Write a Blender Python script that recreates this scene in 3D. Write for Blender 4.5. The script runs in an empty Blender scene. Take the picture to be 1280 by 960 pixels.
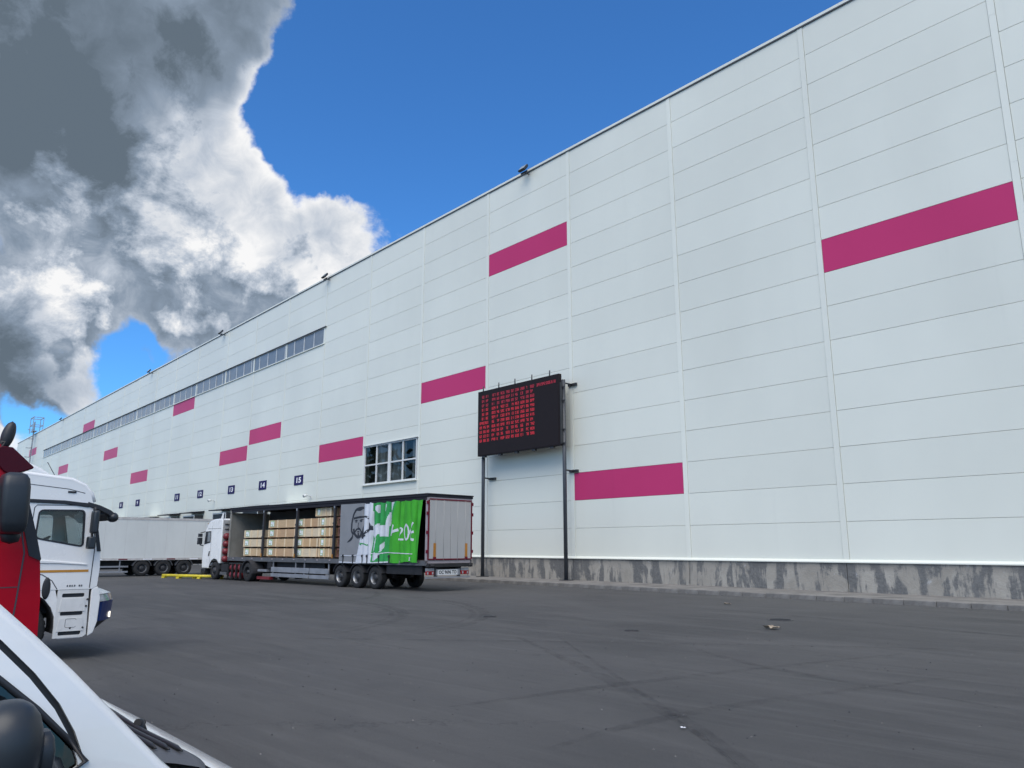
import bpy, bmesh, math, random
from mathutils import Vector, Matrix
random.seed(7)
S = bpy.context.scene
COL = S.collection
R = math.radians

# ------------------------------------------------------------------ camera
cam_d = bpy.data.cameras.new("camera")
cam = bpy.data.objects.new("camera", cam_d)
COL.objects.link(cam)
S.camera = cam
cam_d.sensor_fit = 'HORIZONTAL'
cam_d.sensor_width = 36.0
cam_d.lens = 955.0 / 1280.0 * 36.0
cam_d.clip_start = 0.05
cam_d.clip_end = 6000.0
cam.location = (0, 0, 1.85)
# heading: 41.4 degrees to the right of -X, pitched up 12.06 degrees
cam.rotation_euler = (R(90 + 12.06), 0, R(48.6))

# ------------------------------------------------------------------ sun, sky
# the sun stands high behind the camera, veiled by cloud: a broad, soft source
SUN_EL, SUN_AZ = 54.0, -52.0            # azimuth counted from +X to +Y
sun_dir = Vector((math.cos(R(SUN_EL)) * math.cos(R(SUN_AZ)), math.cos(R(SUN_EL)) * math.sin(R(SUN_AZ)), math.sin(R(SUN_EL))))
sl = bpy.data.lights.new("sun", 'SUN')
sl.energy = 1.6
sl.angle = R(55)
sl.color = (1.0, 0.91, 0.78)
so = bpy.data.objects.new("sun", sl)
COL.objects.link(so)
so.rotation_euler = sun_dir.to_track_quat('Z', 'Y').to_euler()
so.location = (0, -60, 80)

S.view_settings.view_transform = 'Standard'
S.view_settings.look = 'None'
S.view_settings.exposure = 0.68
S.view_settings.gamma = 1.0
S.render.engine = 'CYCLES'
S.cycles.max_bounces = 8
S.cycles.transparent_max_bounces = 12


class NT:
    """small helper to write node trees"""
    def __init__(self, tree):
        self.t = tree

    def n(self, typ, **kw):
        nd = self.t.nodes.new(typ)
        for k, v in kw.items():
            setattr(nd, k, v)
        return nd

    def put(self, sock, val):
        if isinstance(val, bpy.types.NodeSocket):
            self.t.links.new(val, sock)
        elif val is not None:
            sock.default_value = val

    def m(self, op, a, b=None, c=None, clamp=False):
        nd = self.n('ShaderNodeMath', operation=op, use_clamp=clamp)
        for i, x in enumerate((a, b, c)):
            self.put(nd.inputs[i], x)
        return nd.outputs[0]

    def v(self, op, a, b=None, scale=None):
        nd = self.n('ShaderNodeVectorMath', operation=op)
        self.put(nd.inputs[0], a)
        if b is not None:
            self.put(nd.inputs[1], b)
        if scale is not None:
            self.put(nd.inputs['Scale'], scale)
        return nd.outputs['Value'] if op in ('LENGTH', 'DISTANCE', 'DOT_PRODUCT') else nd.outputs[0]

    def noise(self, vec, scale, detail=4, rough=0.5, dist=0.0, col=False):
        nd = self.n('ShaderNodeTexNoise')
        self.put(nd.inputs['Vector'], vec)
        nd.inputs['Scale'].default_value = scale
        nd.inputs['Detail'].default_value = detail
        nd.inputs['Roughness'].default_value = rough
        nd.inputs['Distortion'].default_value = dist
        return nd.outputs['Color' if col else 'Fac']

    def ss(self, x, lo, hi, a=0.0, b=1.0):
        nd = self.n('ShaderNodeMapRange', interpolation_type='SMOOTHSTEP')
        self.put(nd.inputs[0], x)
        for i, q in enumerate((lo, hi, a, b)):
            self.put(nd.inputs[i + 1], q)
        return nd.outputs[0]

    def lin(self, x, lo, hi, a=0.0, b=1.0):
        nd = self.n('ShaderNodeMapRange')
        self.put(nd.inputs[0], x)
        for i, q in enumerate((lo, hi, a, b)):
            self.put(nd.inputs[i + 1], q)
        return nd.outputs[0]

    def mix(self, f, a, b, blend='MIX'):
        nd = self.n('ShaderNodeMix', data_type='RGBA', blend_type=blend)
        self.put(nd.inputs[0], f)
        self.put(nd.inputs[6], c4(a))
        self.put(nd.inputs[7], c4(b))
        return nd.outputs[2]


def c4(c):
    if isinstance(c, tuple) and len(c) == 3:
        return (*c, 1.0)
    return c


def blobs(h, d, items):
    tot = None
    for (x, y, z, r, w) in items:
        q = h.ss(h.v('DISTANCE', d, (x, y, z)), r * 0.25, r, w, 0.0)
        tot = q if tot is None else h.m('ADD', tot, q)
    return tot


def warp_dir(h, d, det=6, amp=0.16):
    a = h.v('SCALE', h.v('SUBTRACT', h.noise(d, 7.0, det, 0.55, col=True), (0.5, 0.5, 0.5)), scale=amp)
    return h.v('ADD', d, a)


def cloud_group():
    g = bpy.data.node_groups.new("cloud_density", 'ShaderNodeTree')
    g.interface.new_socket("Dir", in_out='INPUT', socket_type='NodeSocketVector')
    g.interface.new_socket("Density", in_out='OUTPUT', socket_type='NodeSocketFloat')
    h = NT(g)
    gi, go = h.n('NodeGroupInput'), h.n('NodeGroupOutput')
    d = gi.outputs[0]
    sq = h.v('MULTIPLY', d, (1.0, 1.0, 1.25))
    wv = warp_dir(h, d)
    w = h.v('ADD', sq, h.v('SCALE', h.v('SUBTRACT', h.noise(sq, 6.0, 3, 0.5, col=True), (0.5, 0.5, 0.5)), scale=0.10))
    n1 = h.noise(w, 4.2, 10, 0.60)
    n2 = h.noise(w, 13.0, 9, 0.68)
    f = h.m('ADD', h.m('MULTIPLY', h.m('SUBTRACT', n1, 0.5), 1.25), h.m('MULTIPLY', h.m('SUBTRACT', n2, 0.5), 1.0))
    b = blobs(h, wv, CLOUD_PLUS + CLOUD_MINUS)
    out = h.m('ADD', h.m('ADD', f, b), CLOUD_BIAS)
    g.links.new(out, go.inputs[0])
    return g


# where the big masses stand in the sky (direction, radius, weight)
CLOUD_BIAS = 0.10
CLOUD_PLUS = [
    (-0.861, 0.107, 0.498, 0.257, 0.55),
    (-0.818, 0.203, 0.539, 0.152, 0.50),
    (-0.770, 0.261, 0.582, 0.067, 0.35),
    (-0.891, 0.194, 0.411, 0.200, 0.40),
    (-0.866, 0.274, 0.418, 0.124, 0.40),
    (-0.838, 0.323, 0.440, 0.071, 0.35),
    (-0.858, 0.357, 0.369, 0.110, 0.40),
    (-0.816, 0.426, 0.391, 0.067, 0.72),
    (-0.849, 0.408, 0.337, 0.067, 0.45),
    (-0.838, 0.372, 0.398, 0.076, 0.25),
    (-0.905, 0.287, 0.313, 0.143, 0.50),
    (-0.888, 0.350, 0.298, 0.105, 0.35),
    (-0.920, 0.292, 0.262, 0.048, 0.30),
    (-0.932, 0.181, 0.314, 0.162, 0.36),
    (-0.964, 0.150, 0.221, 0.114, 0.55),
    (-0.963, 0.192, 0.191, 0.057, 0.40),
    (-0.984, 0.136, 0.116, 0.043, 0.50),
    (-0.942, 0.256, 0.216, 0.021, 0.55),
]
CLOUD_MINUS = [
    (-0.731, 0.426, 0.533, 0.181, -0.90),
    (-0.742, 0.344, 0.576, 0.081, -0.55),
    (-0.781, 0.342, 0.522, 0.067, -0.60),
    (-0.772, 0.419, 0.479, 0.052, -0.60),
    (-0.625, 0.564, 0.540, 0.324, -0.95),
    (-0.728, 0.515, 0.452, 0.090, -0.80),
    (-0.396, 0.802, 0.447, 0.400, -0.70),
    (-0.950, 0.229, 0.213, 0.065, -0.85),
    (-0.935, 0.267, 0.234, 0.032, -0.35),
    (-0.973, 0.180, 0.143, 0.038, -0.50),
]
DARK = [
    (-0.856, 0.094, 0.508, 0.181, 0.70),
    (-0.836, 0.144, 0.530, 0.114, 0.50),
    (-0.879, 0.142, 0.455, 0.100, 0.34),
    (-0.783, 0.213, 0.584, 0.110, 0.66),
    (-0.760, 0.270, 0.591, 0.057, 0.50),
    (-0.802, 0.249, 0.543, 0.067, 0.42),
    (-0.903, 0.094, 0.419, 0.076, 0.22),
    (-0.971, 0.118, 0.208, 0.086, 0.40),
    (-0.967, 0.183, 0.176, 0.057, 0.36),
    (-0.858, 0.374, 0.352, 0.048, 0.12),
    (-0.827, 0.203, 0.524, 0.043, -0.35),
    (-0.932, 0.131, 0.338, 0.105, -0.26),
    (-0.944, 0.179, 0.279, 0.086, -0.22),
    (-0.924, 0.250, 0.289, 0.095, -0.20),
    (-0.886, 0.327, 0.328, 0.095, -0.24),
    (-0.844, 0.410, 0.347, 0.048, -0.20),
]

world = bpy.data.worlds.new("World")
S.world = world
world.use_nodes = True
wt = world.node_tree
wt.nodes.clear()
W = NT(wt)
dirv = W.n('ShaderNodeTexCoord').outputs['Generated']
sky = W.n('ShaderNodeTexSky', sky_type='NISHITA')
sky.sun_disc = False
sky.sun_elevation = R(SUN_EL)
sky.sun_rotation = R(90 - SUN_AZ)
sky.air_density = 1.0
sky.dust_density = 0.4
sky.ozone_density = 2.6
grp = cloud_group()


def dens(vec):
    nd = W.n('ShaderNodeGroup')
    nd.node_tree = grp
    W.put(nd.inputs[0], vec)
    return nd.outputs[0]


sd = Vector((0.36, 0.55, 0.9)).normalized()      # clouds are brightest on their upper right flanks
d0 = dens(dirv)
d1 = dens(W.v('NORMALIZE', W.v('ADD', dirv, tuple(sd * 0.022))))
d2 = dens(W.v('NORMALIZE', W.v('ADD', dirv, tuple(sd * 0.07))))
alpha = W.ss(d0, -0.06, 0.42)
slope = W.m('ADD', W.m('MULTIPLY', W.m('SUBTRACT', d0, d1), 1.15), W.m('MULTIPLY', W.m('SUBTRACT', d0, d2), 0.55))
slope = W.m('MINIMUM', W.m('MAXIMUM', slope, -0.34), 0.30)
thick = W.ss(d0, 0.15, 1.1)
dark = blobs(W, warp_dir(W, dirv, 3, 0.13), DARK)
dark = W.m('MULTIPLY', W.m('SUBTRACT', 1.0, W.m('POWER', 2.718, W.m('MULTIPLY', dark, -1.9))), 0.54)
low = W.m('SUBTRACT', W.noise(dirv, 6.5, 8, 0.55, 0.6), 0.5)
# the cloud that veils the sun glows
away = W.lin(W.v('DOT_PRODUCT', dirv, tuple(sun_dir)), 0.25, 0.95, 0.0, 1.0)
slope = W.m('MULTIPLY', slope, W.m('SUBTRACT', 1.0, W.m('MULTIPLY', dark, 1.05)))
fine = W.m('SUBTRACT', W.noise(dirv, 24.0, 8, 0.62, 0.5), 0.5)
lit = W.m('ADD', W.m('ADD', 0.66, slope), W.m('MULTIPLY', W.m('MULTIPLY', fine, 0.75), W.m('SUBTRACT', 1.0, W.m('MULTIPLY', dark, 1.1))))
lit = W.m('SUBTRACT', lit, W.m('MULTIPLY', thick, 0.24))
lit = W.m('SUBTRACT', lit, dark)
lit = W.m('ADD', lit, W.m('MULTIPLY', low, 0.42))
sepz = W.n('ShaderNodeSeparateXYZ')
W.put(sepz.inputs[0], dirv)
haze_low = W.ss(sepz.outputs[2], 0.0, 0.22, 1.0, 0.0)
lit = W.m('ADD', lit, W.m('MULTIPLY', haze_low, 0.22))
lit = W.m('ADD', lit, W.m('MULTIPLY', away, 0.35), clamp=True)
ramp = W.n('ShaderNodeValToRGB')
W.put(ramp.inputs[0], lit)
e = ramp.color_ramp.elements
e[0].position, e[0].color = 0.0, (0.125, 0.165, 0.210, 1)
e[1].position, e[1].color = 1.0, (0.95, 0.95, 0.955, 1)
q = e.new(0.30); q.color = (0.25, 0.315, 0.405, 1)
q = e.new(0.62); q.color = (0.52, 0.58, 0.67, 1)
bg1, bg2 = W.n('ShaderNodeBackground'), W.n('ShaderNodeBackground')
skc = W.mix(1.0, sky.outputs[0], (0.38, 0.83, 1.27), 'MULTIPLY')
W.put(bg1.inputs[0], skc)
bg1.inputs[1].default_value = 0.094
W.put(bg2.inputs[0], ramp.outputs[0])
W.put(bg2.inputs[1], W.m('ADD', W.lin(away, 0, 1, 0.62, 1.3), 0.0))
mx = W.n('ShaderNodeMixShader')
W.put(mx.inputs[0], alpha)
wt.links.new(bg1.outputs[0], mx.inputs[1])
wt.links.new(bg2.outputs[0], mx.inputs[2])
wo = W.n('ShaderNodeOutputWorld')
wt.links.new(mx.outputs[0], wo.inputs[0])
try:
    world.cycles.sampling_method = 'MANUAL'
    world.cycles.sample_map_resolution = 512
except Exception:
    pass


# ------------------------------------------------------------------ materials
MATS = {}


def new_mat(name):
    m = bpy.data.materials.new(name)
    m.use_nodes = True
    t = m.node_tree
    b = t.nodes["Principled BSDF"]
    MATS[name] = m
    return m, NT(t), b


def simple(name, col, rough=0.5, metal=0.0, var=0.06, vscale=3.0, bump=0.0, bscale=60.0, coat=0.0, spec=0.5, stretch=(1, 1, 1), dirt=0.0):
    """one colour with broad uneven wear, a little relief and optional grime"""
    m, h, b = new_mat(name)
    co = h.n('ShaderNodeTexCoord').outputs['Object']
    co = h.v('MULTIPLY', co, stretch)
    n = h.noise(co, vscale, 5, 0.6)
    dk = tuple(max(0, c * (1 - var * 2)) for c in col)
    lt = tuple(min(1, c * (1 + var * 1.4)) for c in col)
    c = h.mix(h.lin(n, 0.3, 0.7), dk, lt)
    if dirt:
        g = h.ss(h.noise(co, vscale * 2.7, 6, 0.65), 0.5, 0.75, 0, dirt)
        c = h.mix(g, c, (0.10, 0.09, 0.08))
    h.put(b.inputs['Base Color'], c)
    h.put(b.inputs['Roughness'], h.lin(n, 0.25, 0.75, max(0.02, rough - 0.06), min(1, rough + 0.06)))
    b.inputs['Metallic'].default_value = metal
    b.inputs['Coat Weight'].default_value = coat
    b.inputs['Specular IOR Level'].default_value = spec
    if bump:
        bp = h.n('ShaderNodeBump')
        bp.inputs['Strength'].default_value = bump
        bp.inputs['Distance'].default_value = 0.02
        h.put(bp.inputs['Height'], h.noise(co, bscale, 5, 0.6))
        h.put(b.inputs['Normal'], bp.outputs[0])
    return m


def mat_wall(name, col, spread, spec=0.45):
    m, h, b = new_mat(name)
    g = h.n('ShaderNodeNewGeometry').outputs['Position']
    oi = h.n('ShaderNodeObjectInfo').outputs['Random']
    n = h.noise(h.v('MULTIPLY', g, (1, 1, 0.45)), 0.13, 4, 0.55)
    n2 = h.noise(h.v('MULTIPLY', g, (1.0, 1, 0.08)), 1.3, 4, 0.6)
    c = h.mix(h.ss(n, 0.35, 0.65), tuple(x * (1 - spread) for x in col), col)
    c = h.mix(h.ss(n2, 0.6, 0.8, 0, 0.10), c, tuple(x * .6 for x in col))
    c = h.mix(h.lin(oi, 0, 1, 0, 0.13), c, tuple(x * .6 for x in col))
    h.put(b.inputs['Base Color'], c)
    b.inputs['Roughness'].default_value = 0.36
    b.inputs['Specular IOR Level'].default_value = spec
    bp = h.n('ShaderNodeBump')
    bp.inputs['Strength'].default_value = 0.10
    bp.inputs['Distance'].default_value = 0.05
    h.put(bp.inputs['Height'], h.noise(g, 0.9, 2, 0.5))
    h.put(b.inputs['Normal'], bp.outputs[0])
    return m


def mat_concrete():
    m, h, b = new_mat("plinth_concrete")
    g = h.n('ShaderNodeNewGeometry').outputs['Position']
    stre = h.noise(h.v('MULTIPLY', g, (1, 1, 0.16)), 1.7, 6, 0.62, 0.6)
    blot = h.noise(g, 0.62, 9, 0.68, 0.9)
    fine = h.noise(g, 14, 6, 0.65)
    wet = h.ss(h.m('ADD', h.m('MULTIPLY', stre, 0.70), h.m('MULTIPLY', blot, 0.42)), 0.535, 0.60)
    light = h.mix(h.lin(blot, 0.3, 0.7), (0.27, 0.25, 0.215), (0.43, 0.405, 0.355))
    darkc = h.mix(h.lin(fine, 0.3, 0.7), (0.10, 0.10, 0.096), (0.19, 0.187, 0.178))
    c = h.mix(wet, light, darkc)
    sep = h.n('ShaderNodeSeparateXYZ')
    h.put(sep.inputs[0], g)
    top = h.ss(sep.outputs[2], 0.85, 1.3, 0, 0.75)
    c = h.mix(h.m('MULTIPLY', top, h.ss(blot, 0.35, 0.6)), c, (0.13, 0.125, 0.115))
    eff = h.m('MULTIPLY', h.ss(h.noise(h.v('MULTIPLY', g, (1, 1, 0.7)), 1.9, 7, 0.7), 0.60, 0.70),
              h.ss(sep.outputs[2], 0.45, 0.75))
    c = h.mix(h.m('MULTIPLY', eff, 0.6), c, (0.55, 0.57, 0.60))
    c = h.mix(h.ss(fine, 0.55, 0.75, 0, 0.35), c, (0.16, 0.155, 0.145))
    h.put(b.inputs['Base Color'], c)
    h.put(b.inputs['Roughness'], h.lin(wet, 0, 1, 0.9, 0.6))
    bp = h.n('ShaderNodeBump')
    bp.inputs['Strength'].default_value = 0.5
    bp.inputs['Distance'].default_value = 0.03
    h.put(bp.inputs['Height'], h.m('ADD', fine, h.m('MULTIPLY', blot, 1.5)))
    h.put(b.inputs['Normal'], bp.outputs[0])
    return m


def mat_asphalt():
    m, h, b = new_mat("asphalt")
    g = h.n('ShaderNodeNewGeometry').outputs['Position']
    rot = h.n('ShaderNodeMapping')
    rot.inputs['Rotation'].default_value = (0, 0, R(-20))
    rot.inputs['Scale'].default_value = (0.35, 1.6, 1)
    h.put(rot.inputs[0], g)
    big = h.noise(g, 0.09, 5, 0.6)
    mid = h.noise(rot.outputs[0], 0.55, 6, 0.66, 0.4)
    small = h.noise(g, 3.0, 8, 0.72)
    grain = h.noise(g, 95, 3, 0.7)
    c = h.mix(h.ss(big, 0.35, 0.65), (0.044, 0.044, 0.044), (0.070, 0.069, 0.068))
    c = h.mix(h.ss(mid, 0.42, 0.70, 0, 0.75), c, (0.088, 0.087, 0.085))
    c = h.mix(h.ss(small, 0.55, 0.78, 0, 0.45), c, (0.038, 0.038, 0.038))
    c = h.mix(h.ss(grain, 0.54, 0.70, 0, 0.7), c, (0.17, 0.166, 0.16))
    c = h.mix(h.ss(grain, 0.28, 0.42, 0.5, 0.0), c, (0.035, 0.035, 0.036))
    peb = h.noise(g, 26, 6, 0.8)
    c = h.mix(h.ss(peb, 0.60, 0.74, 0, 0.55), c, (0.20, 0.195, 0.185))
    c = h.mix(h.ss(peb, 0.26, 0.40, 0.55, 0.0), c, (0.022, 0.022, 0.022))
    ws = h.noise(h.v('MULTIPLY', rot.outputs[0], (0.5, 2.2, 1)), 1.6, 6, 0.7, 0.8)
    c = h.mix(h.ss(ws, 0.50, 0.72, 0, 0.40), c, (0.110, 0.109, 0.106))
    c = h.mix(h.ss(ws, 0.28, 0.46, 0.35, 0.0), c, (0.036, 0.036, 0.036))
    # patched and oil-stained spots
    vo = h.n('ShaderNodeTexVoronoi')
    vo.inputs['Scale'].default_value = 0.35
    h.put(vo.inputs['Vector'], h.v('ADD', g, h.v('SCALE', h.noise(g, 1.2, 3, 0.5, col=True), scale=0.8)))
    spot = h.ss(vo.outputs['Distance'], 0.05, 0.2, 0.3, 0.0)
    c = h.mix(spot, c, (0.034, 0.034, 0.036))
    # hairline cracks
    vc = h.n('ShaderNodeTexVoronoi', feature='DISTANCE_TO_EDGE')
    vc.inputs['Scale'].default_value = 0.16
    h.put(vc.inputs['Vector'], h.v('ADD', g, h.v('SCALE', h.noise(g, 0.8, 6, 0.7, col=True), scale=2.4)))
    crack = h.m('MULTIPLY', h.ss(vc.outputs['Distance'], 0.0012, 0.005, 0.4, 0.0), h.ss(big, 0.48, 0.56))
    c = h.mix(crack, c, (0.02, 0.02, 0.02))
    h.put(b.inputs['Base Color'], c)
    h.put(b.inputs['Roughness'], h.lin(mid, 0.3, 0.7, 0.72, 0.9))
    b.inputs['Specular IOR Level'].default_value = 0.35
    bp = h.n('ShaderNodeBump')
    bp.inputs['Strength'].default_value = 0.55
    bp.inputs['Distance'].default_value = 0.012
    h.put(bp.inputs['Height'], h.m('ADD', grain, h.m('MULTIPLY', small, 1.2)))
    h.put(b.inputs['Normal'], bp.outputs[0])
    return m


def mat_glass(name, tint=(0.55, 0.6, 0.6), see=0.35):
    """thin pane: mirror-like at its surface, darkly tinted to look through"""
    m, h, b = new_mat(name)
    t = h.t
    t.nodes.remove(b)
    out = [n for n in t.nodes if n.type == 'OUTPUT_MATERIAL'][0]
    tr = h.n('ShaderNodeBsdfTransparent')
    tr.inputs[0].default_value = (*[c * see for c in tint], 1)
    gl = h.n('ShaderNodeBsdfGlossy')
    gl.inputs['Roughness'].default_value = 0.015
    gl.inputs[0].default_value = (0.95, 0.97, 1, 1)
    lw = h.n('ShaderNodeLayerWeight')
    lw.inputs[0].default_value = 0.5
    mxs = h.n('ShaderNodeMixShader')
    h.put(mxs.inputs[0], h.m('ADD', 0.05, h.m('MULTIPLY', 0.95, h.m('POWER', lw.outputs['Facing'], 4.5))))
    t.links.new(tr.outputs[0], mxs.inputs[1])
    t.links.new(gl.outputs[0], mxs.inputs[2])
    t.links.new(mxs.outputs[0], out.inputs[0])
    return m


def mat_emit(name, col, strength):
    m, h, b = new_mat(name)
    b.inputs['Base Color'].default_value = (col[0] * .3, col[1] * .3, col[2] * .3, 1)
    b.inputs['Emission Color'].default_value = (*col, 1)
    b.inputs['Emission Strength'].default_value = strength
    b.inputs['Roughness'].default_value = 0.4
    return m


def mat_wood(name, col):
    m, h, b = new_mat(name)
    co = h.n('ShaderNodeTexCoord').outputs['Object']
    oi = h.n('ShaderNodeObjectInfo').outputs['Random']
    co = h.v('ADD', co, h.v('SCALE', (7.0, 3.0, 5.0), scale=oi))
    gr = h.noise(h.v('MULTIPLY', co, (1.2, 6, 14)), 2.2, 6, 0.65, 0.8)
    bl = h.noise(co, 1.4, 3, 0.5)
    c = h.mix(h.lin(gr, 0.3, 0.7), tuple(x * 0.72 for x in col), col)
    c = h.mix(h.ss(bl, 0.45, 0.7, 0, 0.5), c, tuple(x * y for x, y in zip(col, (1.12, 1.08, 1.0))))
    c = h.mix(h.lin(oi, 0, 1, 0, 0.75), c, tuple(x * y for x, y in zip(col, (0.80, 0.66, 0.55))))
    h.put(b.inputs['Base Color'], c)
    b.inputs['Roughness'].default_value = 0.75
    return m


mat_wall("white_panel", (0.765, 0.780, 0.690), 0.07)
mat_wall("flashing_white", (0.785, 0.798, 0.708), 0.05)
mat_wall("magenta_panel", (0.56, 0.046, 0.165), 0.08, 0.15)
mat_concrete()
mat_asphalt()
simple("joint_dark", (0.54, 0.56, 0.52), 0.8)
simple("coping_metal", (0.50, 0.53, 0.55), 0.4)
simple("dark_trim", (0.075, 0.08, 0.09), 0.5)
simple("roof_felt", (0.2, 0.2, 0.2), 0.9)
simple("kerb_concrete", (0.18, 0.172, 0.16), 0.9, var=0.18, vscale=2.0, bump=0.4, bscale=30, dirt=0.4)
simple("pavement_concrete", (0.19, 0.18, 0.165), 0.92, var=0.2, vscale=1.2, bump=0.4, bscale=25, dirt=0.4)
simple("black_metal", (0.030, 0.032, 0.036), 0.45, var=0.1)
simple("pole_grey", (0.045, 0.052, 0.062), 0.42, var=0.1)
simple("screen_black", (0.020, 0.016, 0.018), 0.7, var=0.05, spec=0.15)
simple("galvanised", (0.38, 0.40, 0.42), 0.45, metal=0.6, var=0.12, vscale=6)
simple("sign_navy", (0.018, 0.014, 0.09), 0.6, spec=0.15)
simple("print_white", (0.82, 0.82, 0.84), 0.5, var=0.02)
simple("frame_white", (0.66, 0.67, 0.65), 0.4, var=0.03)
simple("pane_grey", (0.20, 0.225, 0.24), 0.18, var=0.2, vscale=0.35, spec=0.7)
simple("interior_dark", (0.12, 0.125, 0.12), 0.9)
simple("curtain_cloth", (0.66, 0.67, 0.68), 0.85, var=0.25, vscale=8, stretch=(1, 1, 0.02))
simple("lamp_glass", (0.30, 0.34, 0.34), 0.15, var=0.1)
mat_glass("window_glass", (0.6, 0.66, 0.66), 0.55)
mat_glass("cab_glass", (0.75, 0.82, 0.82), 0.85)
mat_glass("van_glass", (0.35, 0.42, 0.45), 0.35)
mat_emit("led_red", (1.0, 0.035, 0.06), 0.23)
mat_emit("led_dim", (1.0, 0.04, 0.09), 0.12)
mat_emit("lamp_lit", (1.0, 0.93, 0.82), 1.3)
simple("tyre_rubber", (0.018, 0.018, 0.019), 0.82, var=0.2, vscale=9, bump=0.3, bscale=40)
simple("rim_metal", (0.36, 0.37, 0.385), 0.42, metal=0.7, var=0.15, vscale=8, dirt=0.4)
simple("rim_dark", (0.045, 0.046, 0.05), 0.55, metal=0.3, var=0.2, vscale=8)
simple("chassis_black", (0.016, 0.016, 0.018), 0.7, var=0.25, vscale=3)
simple("mud_flap", (0.03, 0.03, 0.034), 0.75, var=0.2)
simple("rail_grey", (0.10, 0.103, 0.11), 0.5, var=0.12)
simple("alu_plank", (0.30, 0.31, 0.335), 0.42, metal=0.35, var=0.12, vscale=2, dirt=0.15)
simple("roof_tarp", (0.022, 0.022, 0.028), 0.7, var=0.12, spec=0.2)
simple("post_dark", (0.028, 0.027, 0.030), 0.55)
simple("bulkhead_grey", (0.25, 0.24, 0.21), 0.7, var=0.12, vscale=1)
simple("tarp_grey", (0.225, 0.23, 0.24), 0.5, var=0.05, vscale=1.5, bump=0.2, bscale=3)
simple("tarp_white", (0.58, 0.61, 0.66), 0.5, var=0.05)
simple("tarp_green", (0.055, 0.36, 0.032), 0.55, var=0.08, vscale=1.5, spec=0.2)
simple("tarp_teal", (0.035, 0.30, 0.08), 0.55, var=0.08, spec=0.2)
simple("print_black", (0.02, 0.022, 0.03), 0.55)
simple("door_alu", (0.40, 0.395, 0.38), 0.5, var=0.02, vscale=1.2, spec=0.3)
simple("frame_pinkgrey", (0.33, 0.29, 0.30), 0.55)
simple("tape_red", (0.14, 0.008, 0.022), 0.5, spec=0.2)
simple("tape_amber", (0.42, 0.17, 0.012), 0.4)
simple("lens_red", (0.25, 0.006, 0.012), 0.25)
simple("cylinder_red", (0.17, 0.016, 0.022), 0.4, var=0.15, vscale=5)
simple("truck_white", (0.80, 0.80, 0.78), 0.28, var=0.02, coat=0.4, vscale=1.5)
simple("truck_step_white", (0.66, 0.66, 0.64), 0.45, var=0.06, dirt=0.12)
simple("seam_dark", (0.05, 0.055, 0.065), 0.7)
simple("stripe_amber", (0.48, 0.22, 0.025), 0.45)
simple("bumper_blue", (0.006, 0.022, 0.12), 0.4, coat=0.2, spec=0.3)
simple("plastic_black", (0.017, 0.019, 0.023), 0.5, var=0.1)
simple("plastic_mirror", (0.020, 0.026, 0.032), 0.42, var=0.1)
simple("headlamp_clear", (0.45, 0.48, 0.52), 0.1, metal=0.3, var=0.2, vscale=10)
simple("truck_red", (0.40, 0.002, 0.014), 0.4, coat=0.12, var=0.04, spec=0.15)
simple("visor_red", (0.055, 0.002, 0.008), 0.3, spec=0.2)
simple("seat_dark", (0.035, 0.036, 0.04), 0.9)
simple("dash_grey", (0.05, 0.053, 0.057), 0.8)
simple("trailer_white", (0.62, 0.635, 0.61), 0.5, var=0.03, vscale=1.0, stretch=(1, 1, 0.3), dirt=0.04, spec=0.3)
simple("trailer_rail", (0.50, 0.48, 0.46), 0.5, var=0.1, dirt=0.3)
simple("van_white", (0.75, 0.76, 0.745), 0.22, var=0.02, coat=0.6)
simple("cowl_plastic", (0.085, 0.088, 0.095), 0.55, var=0.1, bump=0.1)
simple("safety_yellow", (0.62, 0.50, 0.03), 0.5, var=0.12, dirt=0.15)
simple("litter_tan", (0.33, 0.27, 0.2), 0.9, var=0.2)
simple("iron_cover", (0.028, 0.028, 0.03), 0.6, bump=0.4, bscale=25)
mat_wood("crate_wood", (0.60, 0.43, 0.25))
mat_wood("crate_wood_pale", (0.72, 0.60, 0.42))
mat_wood("crate_wood_red", (0.54, 0.37, 0.22))
mat_wood("batten_wood", (0.84, 0.70, 0.48))
simple("skid_wood", (0.09, 0.055, 0.035), 0.9)
simple("crate_frame_red", (0.17, 0.075, 0.055), 0.8, var=0.2)
simple("label_green", (0.42, 0.56, 0.36), 0.7, var=0.1, vscale=12)
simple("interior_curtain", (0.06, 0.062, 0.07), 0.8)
simple("rubber_mark", (0.028, 0.028, 0.030), 0.85, var=0.25, vscale=6)


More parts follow.
